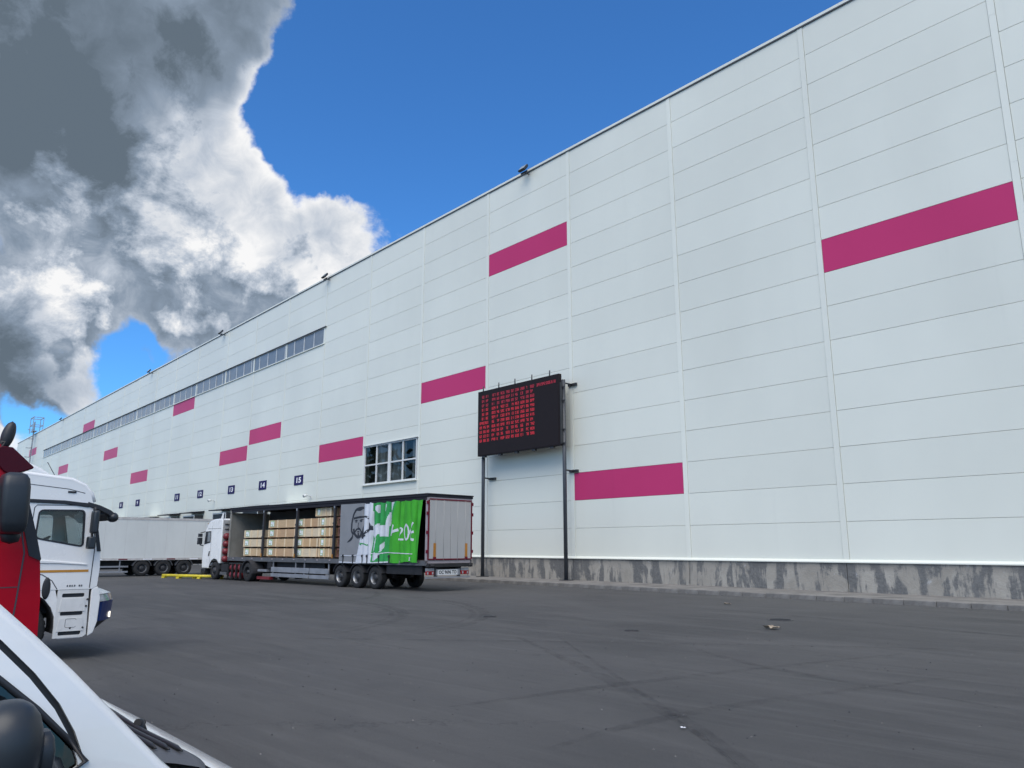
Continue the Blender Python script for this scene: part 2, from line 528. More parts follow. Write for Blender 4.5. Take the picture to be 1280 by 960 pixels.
# ------------------------------------------------------------------ mesh helpers
class MB:
    def __init__(self, off=(0, 0, 0)):
        self.v, self.f, self.mi, self.sm = [], [], [], []
        self.off = off

    def add(self, verts, faces, mi=0, smooth=False):
        n = len(self.v)
        ox, oy, oz = self.off
        self.v += [(p[0] - ox, p[1] - oy, p[2] - oz) for p in verts]
        for f in faces:
            self.f.append(tuple(i + n for i in f))
            self.mi.append(mi)
            self.sm.append(smooth)
        return self

    def box(self, x0, x1, y0, y1, z0, z1, mi=0):
        x0, x1 = min(x0, x1), max(x0, x1)
        y0, y1 = min(y0, y1), max(y0, y1)
        z0, z1 = min(z0, z1), max(z0, z1)
        v = [(x, y, z) for x in (x0, x1) for y in (y0, y1) for z in (z0, z1)]
        return self.add(v, [(0, 1, 3, 2), (4, 6, 7, 5), (0, 4, 5, 1), (2, 3, 7, 6), (0, 2, 6, 4), (1, 5, 7, 3)], mi)

    def prism(self, pts, axis, a, b, mi=0, smooth=False):
        def P(p, q):
            return {'x': (q, p[0], p[1]), 'y': (p[0], q, p[1]), 'z': (p[0], p[1], q)}[axis]
        n = len(pts)
        v = [P(p, a) for p in pts] + [P(p, b) for p in pts]
        self.add(v, [tuple(range(n)), tuple(range(2 * n - 1, n - 1, -1))], mi)
        k = len(self.v) - 2 * n
        for i in range(n):
            j = (i + 1) % n
            self.f.append((k + i, k + n + i, k + n + j, k + j))
            self.mi.append(mi)
            self.sm.append(smooth)
        return self

    def loft(self, rings, mi=0, closed=True, caps=True, smooth=True):
        n = len(rings[0])
        v = [p for r in rings for p in r]
        f = []
        for a in range(len(rings) - 1):
            for i in range(n if closed else n - 1):
                j = (i + 1) % n
                f.append((a * n + i, a * n + j, (a + 1) * n + j, (a + 1) * n + i))
        self.add(v, f, mi, smooth)
        if caps and closed:
            self.add(rings[0], [tuple(range(n))], mi)
            self.add(rings[-1], [tuple(range(n - 1, -1, -1))], mi)
        return self

    def cyl(self, p0, p1, r, n=14, r1=None, mi=0, caps=True, smooth=True):
        p0, p1 = Vector(p0), Vector(p1)
        d = (p1 - p0).normalized()
        u = d.orthogonal().normalized()
        w = d.cross(u)
        r1 = r if r1 is None else r1
        ring = lambda c, rr: [tuple(c + (u * math.cos(6.28318 * i / n) + w * math.sin(6.28318 * i / n)) * rr) for i in range(n)]
        return self.loft([ring(p0, r), ring(p1, r1)], mi, True, caps, smooth)

    def tube(self, pts, r, n=8, mi=0):
        pts = [Vector(p) for p in pts]
        rings = []
        for i, p in enumerate(pts):
            d = (pts[min(i + 1, len(pts) - 1)] - pts[max(i - 1, 0)]).normalized()
            u = d.cross(Vector((0, 0, 1)))
            u = u.normalized() if u.length > 1e-3 else d.orthogonal().normalized()
            w = d.cross(u)
            rr = r[i] if isinstance(r, (list, tuple)) else r
            rings.append([tuple(p + (u * math.cos(6.28318 * k / n) + w * math.sin(6.28318 * k / n)) * rr) for k in range(n)])
        return self.loft(rings, mi)

    def lathe(self, prof, c, axis='y', n=28, mi=0, smooth=True):
        """prof: (radius, offset along axis)"""
        rings = []
        for (r, o) in prof:
            ring = []
            for i in range(n):
                a = 6.28318 * i / n
                q = (r * math.cos(a), r * math.sin(a))
                ring.append({'x': (c[0] + o, c[1] + q[0], c[2] + q[1]), 'y': (c[0] + q[0], c[1] + o, c[2] + q[1]), 'z': (c[0] + q[0], c[1] + q[1], c[2] + o)}[axis])
            rings.append(ring)
        return self.loft(rings, mi, True, False, smooth)

    def build(self, name, mats, parent=None, bevel=0.0, seg=2, kind=None, label=None):
        me = bpy.data.meshes.new(name)
        me.from_pydata(self.v, [], self.f)
        if not isinstance(mats, (list, tuple)):
            mats = [mats]
        for m in mats:
            me.materials.append(MATS[m] if isinstance(m, str) else m)
        me.polygons.foreach_set('material_index', self.mi)
        me.polygons.foreach_set('use_smooth', self.sm)
        bm = bmesh.new()
        bm.from_mesh(me)
        bmesh.ops.remove_doubles(bm, verts=bm.verts, dist=1e-5)
        bmesh.ops.recalc_face_normals(bm, faces=bm.faces)
        if bevel:
            es = [e for e in bm.edges if len(e.link_faces) == 2 and e.calc_face_angle(0) > 0.6]
            r = bmesh.ops.bevel(bm, geom=es, offset=bevel, offset_type='OFFSET', segments=seg, profile=0.6, affect='EDGES', clamp_overlap=True)
            for f in r['faces']:
                f.smooth = True
        bm.to_mesh(me)
        bm.free()
        return link(name, me, parent, kind, label)


def link(name, me, parent=None, kind=None, label=None):
    o = bpy.data.objects.new(name, me)
    COL.objects.link(o)
    if parent is not None:
        o.parent = parent
    if kind:
        o['kind'] = kind
    if label:
        o['label'] = label
    return o


def tag(o, label, cat, group=None):
    o['label'] = label
    o['category'] = cat
    if group:
        o['group'] = group
    return o


def thing(name, label, cat, loc=(0, 0, 0), rz=0.0, group=None):
    o = bpy.data.objects.new(name, None)
    o.empty_display_size = 0.3
    COL.objects.link(o)
    o.location = loc
    o.rotation_euler = (0, 0, rz)
    return tag(o, label, cat, group)


def text_verts(body, size=1.0, sx=1.0, bold=0.0):
    cu = bpy.data.curves.new("lettering", 'FONT')
    cu.body = body
    cu.size = size
    cu.offset = bold
    cu.align_x = 'CENTER'
    cu.align_y = 'CENTER'
    cu.resolution_u = 3
    ob = bpy.data.objects.new("lettering", cu)
    COL.objects.link(ob)
    bpy.context.view_layer.update()
    me = ob.evaluated_get(bpy.context.evaluated_depsgraph_get()).to_mesh()
    v = [(p.co.x * sx, p.co.y) for p in me.vertices]
    f = [tuple(p.vertices) for p in me.polygons]
    bpy.data.objects.remove(ob)
    bpy.data.curves.remove(cu)
    return v, f


def copy_tree(o, parent=None):
    c = o.copy()
    COL.objects.link(c)
    if parent is not None:
        c.parent = parent
    for ch in list(o.children):
        copy_tree(ch, c)
    return c


def arc(cx, cy, r, a0, a1, n):
    return [(cx + r * math.cos(R(a0 + (a1 - a0) * i / n)), cy + r * math.sin(R(a0 + (a1 - a0) * i / n))) for i in range(n + 1)]


def rrect(x0, x1, y0, y1, r, n=4):
    p = []
    for (cx, cy, a) in ((x1 - r, y1 - r, 0), (x0 + r, y1 - r, 90), (x0 + r, y0 + r, 180), (x1 - r, y0 + r, 270)):
        p += arc(cx, cy, r, a, a + 90, n)
    return p


# ------------------------------------------------------------------ ground
WY = 30.1                      # face of the warehouse wall
mb = MB()
n = 40
xs = [-1500, -700, -320, -200, -120] + [-120 + i * 7 for i in range(1, 25)] + [90, 160, 320, 700, 1500]
ys = [-1500, -600, -200, -80, -40, -20, -8, 0, 8, 16, 22, WY - 3.3 + 0.05, WY + 40, 300, 1500]
V = [(x, y, 0.0) for y in ys for x in xs]
nx = len(xs)
mb.add(V, [(j * nx + i, j * nx + i + 1, (j + 1) * nx + i + 1, (j + 1) * nx + i) for j in range(len(ys) - 1) for i in range(nx - 1)])
yard = mb.build("asphalt_yard", "asphalt", kind='structure')
yard['label'] = "dark grey asphalt truck yard with faint tyre marks"

KY = WY - 3.3                  # kerb face
pav = MB().box(-56.2, 40, KY + 0.14, WY - 0.06, 0.0, 0.155).build("pavement", "pavement_concrete", kind='structure')
kerb = bpy.data.objects.new("kerb", None)
COL.objects.link(kerb)
kerb['kind'] = 'structure'
kerb['label'] = "low grey concrete kerb along the foot of the warehouse"
me_k = None
x = -56.0
i = 0
while x < 22:
    if me_k is None:
        k = MB().box(0.006, 0.994, 0, 0.14, -0.05, 0.165).build("kerb_stone", "kerb_concrete", kerb, bevel=0.018)
        me_k = k.data
    else:
        k = link("kerb_stone", me_k, kerb)
    k.location = (x, KY + random.uniform(-.012, .012), random.uniform(-.008, .006))
    k.rotation_euler = (0, random.uniform(-.004, .004), random.uniform(-.006, .006))
    x += 1.0
    i += 1


# tyre marks lie on the asphalt as thin worn strips
def strip(name, pts, w, z, mat, parent, label=None):
    mb = MB()
    L, Rr = [], []
    for i, p in enumerate(pts):
        a, b = Vector(pts[max(i - 1, 0)]), Vector(pts[min(i + 1, len(pts) - 1)])
        d = (b - a).normalized()
        nrm = Vector((-d.y, d.x))
        ww = w * (0.35 + 0.65 * math.sin(math.pi * min(1, max(0, (i + .5) / len(pts))))) * random.uniform(0.9, 1.1)
        L.append((p[0] + nrm.x * ww / 2, p[1] + nrm.y * ww / 2, z))
        Rr.append((p[0] - nrm.x * ww / 2, p[1] - nrm.y * ww / 2, z))
    mb.loft([L, Rr], 0, False, False, False)
    return mb.build(name, mat, parent, label=label)


def mat_mark():
    m, h, b = new_mat("tyre_mark_wear")
    t = h.t
    out = [n for n in t.nodes if n.type == 'OUTPUT_MATERIAL'][0]
    g = h.n('ShaderNodeNewGeometry').outputs['Position']
    b.inputs['Base Color'].default_value = (0.024, 0.024, 0.026, 1)
    b.inputs['Roughness'].default_value = 0.7
    tr = h.n('ShaderNodeBsdfTransparent')
    mxs = h.n('ShaderNodeMixShader')
    f = h.m('MULTIPLY', h.ss(h.noise(g, 2.2, 6, 0.7), 0.32, 0.75), 0.22)
    h.put(mxs.inputs[0], f)
    t.links.new(tr.outputs[0], mxs.inputs[1])
    t.links.new(b.outputs[0], mxs.inputs[2])
    t.links.new(mxs.outputs[0], out.inputs[0])


mat_mark()


def bez(p, n=40):
    out = []
    for i in range(n + 1):
        t = i / n
        out.append(tuple(sum(c * q[k] for c, q in zip(((1 - t) ** 3, 3 * t * (1 - t) ** 2, 3 * t * t * (1 - t), t ** 3), p)) for k in (0, 1)))
    return out


MARKS = []          # filled below (tyre mark control points on the ground)
MARKS = [
    ([(-3.0, 5.4), (-5.2, 7.4), (-7.6, 8.6), (-12.5, 11.2)], 0.26), ([(-3.3, 5.5), (-5.5, 7.5), (-7.9, 8.9), (-12.0, 11.9)], 0.10),
    ([(-5.55, 5.4), (-5.8, 7.0), (-5.75, 8.0), (-4.6, 12.5)], 0.22),
    ([(-7.7, 5.8), (-7.5, 7.6), (-7.4, 9.2), (-6.1, 14.6)], 0.22),
    ([(-8.9, 12.4), (-7.5, 11.5), (-6.5, 11.1), (-3.0, 10.6)], 0.20),
    ([(-26.0, 17.2), (-21.0, 17.0), (-15.6, 14.6), (-14.4, 9.9)], 0.34), ([(-26.0, 16.7), (-20.8, 16.6), (-16.0, 14.4), (-14.9, 9.9)], 0.16),
    ([(-26.5, 13.9), (-21.0, 14.6), (-17.4, 12.6), (-15.6, 8.6)], 0.34), ([(-26.5, 13.5), (-21.0, 14.2), (-17.8, 12.4), (-16.0, 8.6)], 0.15),
    ([(-24.8, 14.1), (-25.2, 15.4), (-26.6, 16.8), (-29.4, 18.0)], 0.30),
    ([(-16.0, 7.0), (-12.0, 10.5), (-8.0, 15.0), (0.0, 19.5)], 0.22), ([(-20.0, 20.5), (-13.0, 21.0), (-6.0, 19.5), (2.0, 17.0)], 0.25),
]
for i, (p, w) in enumerate(MARKS):
    strip("tyre_mark", bez(p), w, 0.004 + 0.0012 * i, "tyre_mark_wear", yard)

# cast-iron covers, stains and litter on the yard
for (x, y, r, lab) in ((-10.9, 18.9, 0.32, "dark round drain cover on the asphalt nearest the right-hand kerb"),
                       (-16.63, 13.86, 0.2, "small dark valve cover on the asphalt between the lorry and the litter"),
                       (-11.77, 13.99, 0.17, "small dark valve cover on the open asphalt before the litter")):
    m_ = MB().cyl((0, 0, -0.02), (0, 0, 0.012), r, 24)
    for k in range(-3, 4):
        hw = math.sqrt(max(0, (r * .8) ** 2 - (k * r * .22) ** 2))
        m_.box(-hw, hw, k * r * .22 - .012, k * r * .22 + .012, 0.012, 0.02)
    o = m_.build("drain_cover", "iron_cover")
    o.location = (x, y, 0)
    tag(o, lab, "drain cover", "covers set in the asphalt")


def crumple(name, loc, size, mat, label):
    rnd = random.Random(hash(label) % 999)
    V, F = [], []
    nn = 6
    for j in range(nn):
        for i in range(nn):
            V.append(((i / (nn - 1) - .5) * size * 1.6 + rnd.uniform(-.2, .2) * size * .3, (j / (nn - 1) - .5) * size + rnd.uniform(-.2, .2) * size * .3, 0.012 + rnd.random() * size * .35))
    for j in range(nn - 1):
        for i in range(nn - 1):
            F.append((j * nn + i, j * nn + i + 1, (j + 1) * nn + i + 1, (j + 1) * nn + i))
    o = MB().add(V, F).build(name, mat)
    o.location = loc
    return tag(o, label, "litter", "scraps of litter on the asphalt")


crumple("crumpled_paper", (-9.85, 16.69, 0.005), 0.22, "litter_tan", "crumpled tan paper scrap lying on open asphalt before the plinth")
crumple("paper_scrap", (-5.2, 6.95, 0.005), 0.035, "print_white", "tiny white paper scrap on the near asphalt")
crumple("leaf_scrap", (-14.9, 22.6, 0.005), 0.14, "litter_tan", "small tan scrap lying close under the grey kerb")

rnd = random.Random(3)
mb = MB()
for k in range(900):
    if k < 650:
        x, y = rnd.uniform(-14, 2), rnd.uniform(2.5, 16)
    else:
        x, y = rnd.uniform(-45, 5), KY - abs(rnd.gauss(0, .35)) - .02
    s = rnd.uniform(.004, .016) * (1 if k < 650 else 1.6)
    a = rnd.random() * 6
    mb.add([(x + s * math.cos(a + t), y + s * math.sin(a + t), 0) for t in (0, 2.1, 4.2)] + [(x, y, s * rnd.uniform(.5, 1.2))], [(0, 1, 3), (1, 2, 3), (2, 0, 3)], 0 if rnd.random() < .6 else 1)
o = mb.build("gravel_grit", ["iron_cover", "kerb_concrete"], kind='stuff')
o['label'] = "loose grit scattered over the asphalt and along the kerb"

# ------------------------------------------------------------------ warehouse
BAY, RH = 7.40, 1.4766
Z0, Z1 = 1.366, 24.99           # panelled height, 16 rows


def colx(k):
    return -6.94 - 7.4 * k if k <= 10 else -6.94 - 7.4 * 10 - 1.25 - 7.4 * 1.035 * (k - 10)


K0, K1 = -3, 26
XR, XL = colx(K0), colx(K1)
wh = thing("warehouse", "huge white panelled warehouse with scattered magenta panels and concrete plinth", "warehouse", (-60, WY, 0))
OX = Vector((-60, WY, 0))


def WB():
    return MB(off=tuple(OX))


MAG = {(0, 7), (3, 3), (4, 8), (2, 13), (6, 10), (8, 8), (9, 9), (11, 4), (13, 9), (15, 6), (17, 2), (19, 6), (23, 2), (-1, 8)}
JW = 0.24                        # cover strips over the joints
cells = []
for k in range(K0, K1):
    for r in range(16):
        x1, x0 = colx(k) - JW / 2 - .012, colx(k + 1) + JW / 2 + .012
        z1, z0 = Z1 - RH * r, Z1 - RH * (r + 1)
        if r == 3 and 7 <= k <= 21:
            continue
        if k == 5 and r == 10:
            z0 = 9.36
            if z1 - z0 < .1:
                continue
        if k == 5 and r == 11:
            continue
        if k == 5 and r == 12:
            z1 = 6.42
        cells.append((k, r, x0, x1, z0, z1))
# window spans 6.45 to 9.33: rows 10 (lower part), 11, 12 (upper part)


def panel_mesh(w, hgt, mag):
    key = (round(w, 3), round(hgt, 3), mag)
    if key not in PM:
        g = 0.006
        b = MB().box(-w / 2, w / 2, 0, 0.05, g, hgt - g)
        o = b.build("wall_panel", "magenta_panel" if mag else "white_panel", bevel=0.006, seg=1)
        PM[key] = o.data
        bpy.data.objects.remove(o)
    return PM[key]


PM = {}
cells.sort(key=lambda c: (not ((c[0], c[1]) in MAG), abs(c[0] - 1.2)))
rest = WB()
for i, (k, r, x0, x1, z0, z1) in enumerate(cells):
    mag = (k, r) in MAG
    if i < 296:
        o = link("wall_panel", panel_mesh(x1 - x0, z1 - z0, mag), wh)
        o.location = ((x0 + x1) / 2 - OX.x, 0, z0)
        if mag:
            o['label'] = "magenta wall panel"
    else:
        rest.box(x0, x1, WY, WY + .05, z0 + .008, z1 - .008)
o = rest.build("far_wall_panels", "white_panel", wh, kind='stuff')
# what stands behind the panels
OA, OB, OZA, OZB = colx(6) + .17, colx(5) - .17, 6.41, 9.37       # opening of the office window
core = WB()
core.box(XL, OA, WY + .055, WY + 2.5, 0, Z1)
core.box(OB, XR, WY + .055, WY + 2.5, 0, Z1)
core.box(OA, OB, WY + .055, WY + 2.5, 0, OZA)
core.box(OA, OB, WY + .055, WY + 2.5, OZB, Z1)
core.build("wall_core", "joint_dark", wh)
WB().box(XL, XR, WY + 2.5, WY + 70, 0, Z1 + .05).build("hall_block", "roof_felt", wh)
me_j = None
for k in range(K0, K1 + 1):
    if me_j is None:
        b = MB()
        b.box(-JW / 2, JW / 2, -.022, .03, Z0, Z1)
        for s in (-1, 1):
            for q in range(0, 24):
                z = Z0 + .25 + q * .985
                b.cyl((s * (JW / 2 - .03), -.03, z), (s * (JW / 2 - .03), -.02, z), .012, 6)
        for q in range(4):
            b.box(-JW / 2 - .004, JW / 2 + .004, -.026, .02, Z0 + 2.0 + q * 6, Z0 + 2.02 + q * 6)
        j = b.build("joint_strip", "flashing_white", wh, bevel=0)
        me_j = j.data
    else:
        j = link("joint_strip", me_j, wh)
    j.location = (colx(k) - OX.x, 0, 0)
b = WB()
b.box(colx(11) - .3, colx(10) + JW, WY - .005, WY + .02, Z0, Z1) if False else None
# coping on top
WB().prism([(WY - .07, Z1 + .02), (WY - .07, Z1 + .15), (WY + .6, Z1 + .21), (WY + .6, Z1 + .02)], 'x', XL - .1, XR + .1).build("coping", "flashing_white", wh)
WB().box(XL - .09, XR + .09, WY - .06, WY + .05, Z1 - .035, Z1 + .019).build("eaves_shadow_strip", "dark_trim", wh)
# foot flashing and plinth
WB().prism([(WY - .13, Z0 - .11), (WY - .13, Z0 - .07), (WY - .025, Z0 + .012), (WY + .02, Z0 + .012), (WY + .02, Z0 - .11)], 'x', XL, XR).build("drip_flashing", "flashing_white", wh)
for k in range(K0, K1):
    x1, x0 = colx(k), colx(k + 1)
    b = WB()
    b.box(x0 + .012, x1 - .012, WY - .06 + random.uniform(-.006, .006), WY + .3, -.2, Z0 - .112)
    b.build("plinth_block", "plinth_concrete", wh, bevel=.012)

# ribbon window high on the wall
rw0, rw1 = Z1 - RH * 4, Z1 - RH * 3
xr, xl = colx(7), colx(22)
fr = WB()
fr.box(xl - .1, xr + .1, WY - .02, WY + .05, rw0, rw0 + .07)
fr.box(xl - .1, xr + .1, WY - .02, WY + .05, rw1 - .07, rw1)
npane = 60
for i in range(npane + 1):
    x = xl + (xr - xl) * i / npane
    wd = .05
    fr.box(x - wd, x + wd, WY - .012, WY + .05, rw0 + .07, rw1 - .07)
ribbon = fr.build("ribbon_window", "frame_white", wh)
t = MB(off=tuple(OX)).box(xl - .15, xr + .35, WY - .14, WY - .02, rw1 - .02, rw1 + .03).build("window_hood", "dark_trim", ribbon)
t = MB(off=tuple(OX)).box(xl - .15, xr + .15, WY - .10, WY - .021, rw0 - .05, rw0 + .02).build("window_sill", "flashing_white", ribbon)
pw = (xr - xl) / npane
pm = MB().box(-pw / 2 + .051, pw / 2 - .051, .012, .03, 0, RH - .142).build("pane", "pane_grey", ribbon)
pm.location = (xl + pw / 2 - OX.x, 0, rw0 + .071)
for i in range(1, npane):
    p = link("pane", pm.data, ribbon)
    p.location = (xl + pw * (i + .5) - OX.x, 0, rw0 + .071)
    p.rotation_euler = (random.uniform(-.012, .012), 0, random.uniform(-.012, .012))

# office window, eight panes
wx1, wx0 = colx(5) - .18, colx(6) + .18
wz0, wz1 = 6.42, 9.36
fr = WB()
d0_, d1_ = WY - .05, WY + .10
fr.box(wx0, wx1, d0_, d1_, wz0, wz0 + .12)
fr.box(wx0, wx1, d0_, d1_, wz1 - .09, wz1)
fr.box(wx0, wx0 + .1, d0_ - .001, d1_, wz0 + .12, wz1 - .09)
fr.box(wx1 - .1, wx1, d0_ - .001, d1_, wz0 + .12, wz1 - .09)
zm = wz0 + .12 + (wz1 - wz0 - .21) * .5
ww = wx1 - wx0
mull = [(.25, .06), (.5, .16), (.75, .06)]
for (q, hw) in mull:
    fr.box(wx0 + ww * q - hw, wx0 + ww * q + hw, d0_ + .003, d1_, wz0 + .12, wz1 - .09)
fr.box(wx0 + .1, wx1 - .1, d0_ + .006, d1_, zm - .05, zm + .05)
ow = fr.build("office_window", "frame_white", wh)
MB(off=tuple(OX)).box(wx0 - .12, wx1 + .15, WY - .16, WY + .02, wz1 + .002, wz1 + .035).build("window_hood", "coping_metal", ow)
MB(off=tuple(OX)).box(wx0 - .1, wx1 + .1, WY - .20, WY + .02, wz0 - .05, wz0 - .002).build("window_sill", "flashing_white", ow)
xsn = [wx0 + .1] + [wx0 + ww * q + s * hw for (q, hw) in mull for s in (-1, 1)] + [wx1 - .1]
for i in range(4):
    a, b_ = xsn[2 * i], xsn[2 * i + 1]
    for (za, zb) in ((wz0 + .12, zm - .05), (zm + .05, wz1 - .09)):
        p = MB(off=tuple(OX))
        tl = random.uniform(-.006, .006)
        p.add([(a, WY + .03, za), (b_, WY + .03, za), (b_, WY + .03 + tl, zb), (a, WY + .03 + tl, zb)], [(0, 1, 2, 3)])
        p.build("pane", "window_glass", ow)
# room behind the office window
b = WB()
b.box(wx0 + .02, wx1 - .02, WY + 2.3, WY + 2.4, wz0, wz1)
b.box(wx0 + .02, wx1 - .02, WY + .4, WY + 2.3, wz1 - .1, wz1 - .05)
b.box(wx0 + .02, wx1 - .02, WY + .4, WY + 2.3, wz0 + .02, wz0 + .06)
b.box(wx0 + .02, wx0 + .06, WY + .4, WY + 2.3, wz0 + .06, wz1 - .1)
b.box(wx1 - .06, wx1 - .02, WY + .4, WY + 2.3, wz0 + .06, wz1 - .1)
b.build("office_room", "interior_dark", wh)
cu = WB()
for (a, b_) in ((xsn[2] - .1, xsn[3]), (xsn[4], xsn[5] + .3), (xsn[6] + .9, xsn[7])):
    rows = []
    N = 40
    for z in (wz0 + .1, wz1 - .1):
        rows.append([(a + (b_ - a) * i / N, WY + .17 + .03 * math.sin(i * 1.55) + .012 * math.sin(i * .6), z) for i in range(N + 1)])
    cu.loft(rows, 0, False, False, True)
cu.build("window_curtain", "curtain_cloth", ow)

# dock shelters, doors and canopies with their number signs
SIGN_LAB = {15: "navy dock sign reading fifteen, the nearest to the office window", 14: "navy dock sign reading fourteen, above the open front end of the crate trailer",
            13: "navy dock sign reading thirteen, above the lorry's white cab", 12: "navy dock sign reading twelve, beside a white wall lamp",
            11: "navy dock sign reading eleven, above the right half of the plain white trailer", 9: "small navy dock sign reading nine, second from the far end of the row",
            8: "smallest navy dock sign, reading eight, at the far end of the row"}
SIGNS = [(15, -62.07), (14, -69.46), (13, -76.95), (12, -85.64), (11, -93.09), (10, -100.6), (9, -108.29), (8, -115.87), (7, -123.4), (6, -131.0)]
for (num, sx) in SIGNS:
    xa, xb = sx - 1.9, sx + 1.5
    sh = WB()
    sh.box(xa, xa + .4, WY - .95, WY - .06, 1.0, 5.2)
    sh.box(xb - .4, xb, WY - .95, WY - .06, 1.0, 5.2)
    sh.box(xa + .4, xb - .4, WY - .95, WY - .06, 4.3, 5.2)
    shl = sh.build("dock_shelter", "plastic_black", wh)
    MB(off=tuple(OX)).box(xb - .07, xb + .02, WY - .99, WY - .95, 1.0, 5.2).box(xa - .02, xa + .07, WY - .99, WY - .95, 1.0, 5.2).box(xa + .07, xb - .07, WY - .99, WY - .951, 5.08, 5.2).build("shelter_edge", "frame_white", shl)
    MB(off=tuple(OX)).box(xa + .4, xb - .4, WY - .12, WY - .065, 1.2, 4.3).build("dock_door", "pane_grey", wh)
    cn = MB(off=tuple(OX))
    cn.prism([(WY - 1.35, 5.42), (WY - 1.35, 5.52), (WY - .02, 5.66), (WY - .02, 5.5)], 'x', xa - .25, xb + .25)
    cn.build("dock_canopy", "roof_tarp" if num in (14, 13, 11, 9, 12) else "flashing_white", wh)
    if num in (15, 14, 13, 12, 11, 9, 8):
        sg = MB().box(-.83, .83, -.035, 0, -.42, .42).build("dock_number_sign", "sign_navy", bevel=.006, seg=1)
        sg.location = (sx, WY - .005, 7.53)
        tag(sg, SIGN_LAB[num], "number sign", "dock number signs on the warehouse wall")
        tv, tf = text_verts(str(num), .62, 1.75, .022)
        MB().add([(x, -.041, z - .02) for x, z in tv], tf).build("numeral", "print_white", sg)


def wall_lamp(x, z, label):
    t = thing("wall_lamp", label, "wall lamp", (x, WY, z), 0, "small white lamps by the dock doors")
    MB().box(-.09, .09, -.03, 0, -.16, .16).build("back_plate", "frame_white", t, bevel=.008)
    MB().tube([(0, -.02, .0), (0, -.3, .10), (0, -.5, .10)], .035, 8).build("arm", "frame_white", t)
    MB().cyl((0, -.42, .12), (0, -.70, .03), .10, 14, r1=.13).build("lamp_head", "frame_white", t)
    MB().cyl((0, -.695, .03), (0, -.715, .023), .11, 14).build("lens", "lamp_glass", t)


wall_lamp(-81.2, 6.55, "white wall lamp on an arm between dock signs 12 and 13")
wall_lamp(-59.6, 5.98, "white wall lamp low on the wall right of dock sign 15")


def floodlight(x, label):
    t = thing("floodlight", label, "floodlight", (x, WY - .1, Z1 + .05), 0, "floodlights along the roof edge")
    MB().tube([(0, .1, -.25), (0, -.32, -.25)], .035, 8).build("bracket_arm", "black_metal", t)
    MB().box(-.3, .3, -.36, -.32, -.30, -.2).build("yoke", "black_metal", t)
    rot = Matrix.Rotation(R(-38), 4, 'X')
    b = MB()
    b.box(-.34, .34, -.09, .07, -.30, .30)
    for q in range(9):
        b.box(-.3 + q * .07, -.285 + q * .07, .07, .13, -.26, .26)
    h_ = b.build("lamp_body", "black_metal", t, bevel=.012)
    h_.matrix_local = Matrix.Translation((0, -.42, .0)) @ rot @ Matrix.Scale(.82, 4)
    g = MB().box(-.28, .28, -.102, -.088, -.24, .24).build("lens", "lamp_glass", t)
    g.matrix_local = Matrix.Translation((0, -.42, .0)) @ rot @ Matrix.Scale(.82, 4)


floodlight(-32.5, "black floodlight on the roof edge above the electronic board")
floodlight(-58.3, "black floodlight on the roof edge at the right end of the ribbon window")
floodlight(-82.1, "black floodlight on the roof edge above dock sign 13")
floodlight(-107.4, "small black floodlight on the roof edge above dock sign 9")
floodlight(-159.5, "farthest floodlight on the roof edge, next to the roof ladder")

# caged roof ladder at the far end
t = thing("roof_ladder", "grey caged ladder running up the far end of the warehouse to the roof", "ladder", (-184.5, WY, 2.5))
b = MB()
for s in (-.45, .45):
    b.box(s - .06, s + .06, -.55, -.43, 0, 25.0)
b.build("stile", "galvanised", t)
b = MB()
for q in range(52):
    b.box(-.39, .39, -.51, -.47, .4 + q * .47, .45 + q * .47)
o = b.build("rungs", "galvanised", t)
for q in range(12):
    pts = [(-.6, -.45, 2.4 + q * 1.9), (-.75, -1.0, 2.4 + q * 1.9), (-.4, -1.5, 2.4 + q * 1.9), (.4, -1.5, 2.4 + q * 1.9), (.75, -1.0, 2.4 + q * 1.9), (.6, -.45, 2.4 + q * 1.9)]
    MB().tube(pts, .04, 6).build("cage_hoop", "galvanised", t)
b = MB()
for (x, y) in ((-1.6, -1.0), (1.6, -1.0), (-1.6, .8), (1.6, .8)):
    b.box(x - .06, x + .06, y - .06, y + .06, 22.6, 25.9)
for z in (24.2, 25.8):
    b.box(-1.51, 1.51, -1.08, -.92, z - .05, z + .05)
    b.box(-1.51, 1.51, .72, .88, z - .05, z + .05)
    b.box(-1.69, -1.51, -.91, .71, z - .05, z + .05)
    b.box(1.51, 1.69, -.91, .71, z - .05, z + .05)
b.box(-1.5, 1.5, -.9, -.1, 22.9, 23.0)
b.build("top_guardrail", "galvanised", t)

# ------------------------------------------------------------------ electronic board on two poles
BY = 29.0                       # its face
bx0, bx1, bz0, bz1 = -36.05, -29.02, 7.22, 11.2
t = thing("electronic_board", "large black electronic board with red figures on two poles before the wall", "electronic board", ((bx0 + bx1) / 2, BY + .3, .155))
of = tuple(t.location)
MB(of).box(bx0, bx1, BY, BY + .22, bz0, bz1).build("cabinet", "screen_black", t, bevel=.015)
scr = MB(of).box(bx0 + .06, bx1 - .06, BY - .012, BY - .002, bz0 + .06, bz1 - .06).build("screen", "screen_black", t)
for i in range(5):
    x = bx0 + .36 + i * 1.46
    MB(of).cyl((x, BY + .12, bz1 - .02), (x, BY + .12, bz1 + .33), .035, 8).build("lifting_pin", "black_metal", t)
    MB(of).box(x + .05, x + .3, BY + .03, BY + .19, bz0 - .09, bz0 + .005).build("bottom_lug", "black_metal", t)
for (x, top) in ((bx0 + .12, 10.9), (bx1 + .0, 10.89)):
    MB(of).cyl((x, BY + .36, .15), (x, BY + .36, top), .105, 16).build("pole", "pole_grey", t)
    MB(of).box(x - .27, x + .27, BY + .09, BY + .63, .155, .19).build("base_plate", "black_metal", t)
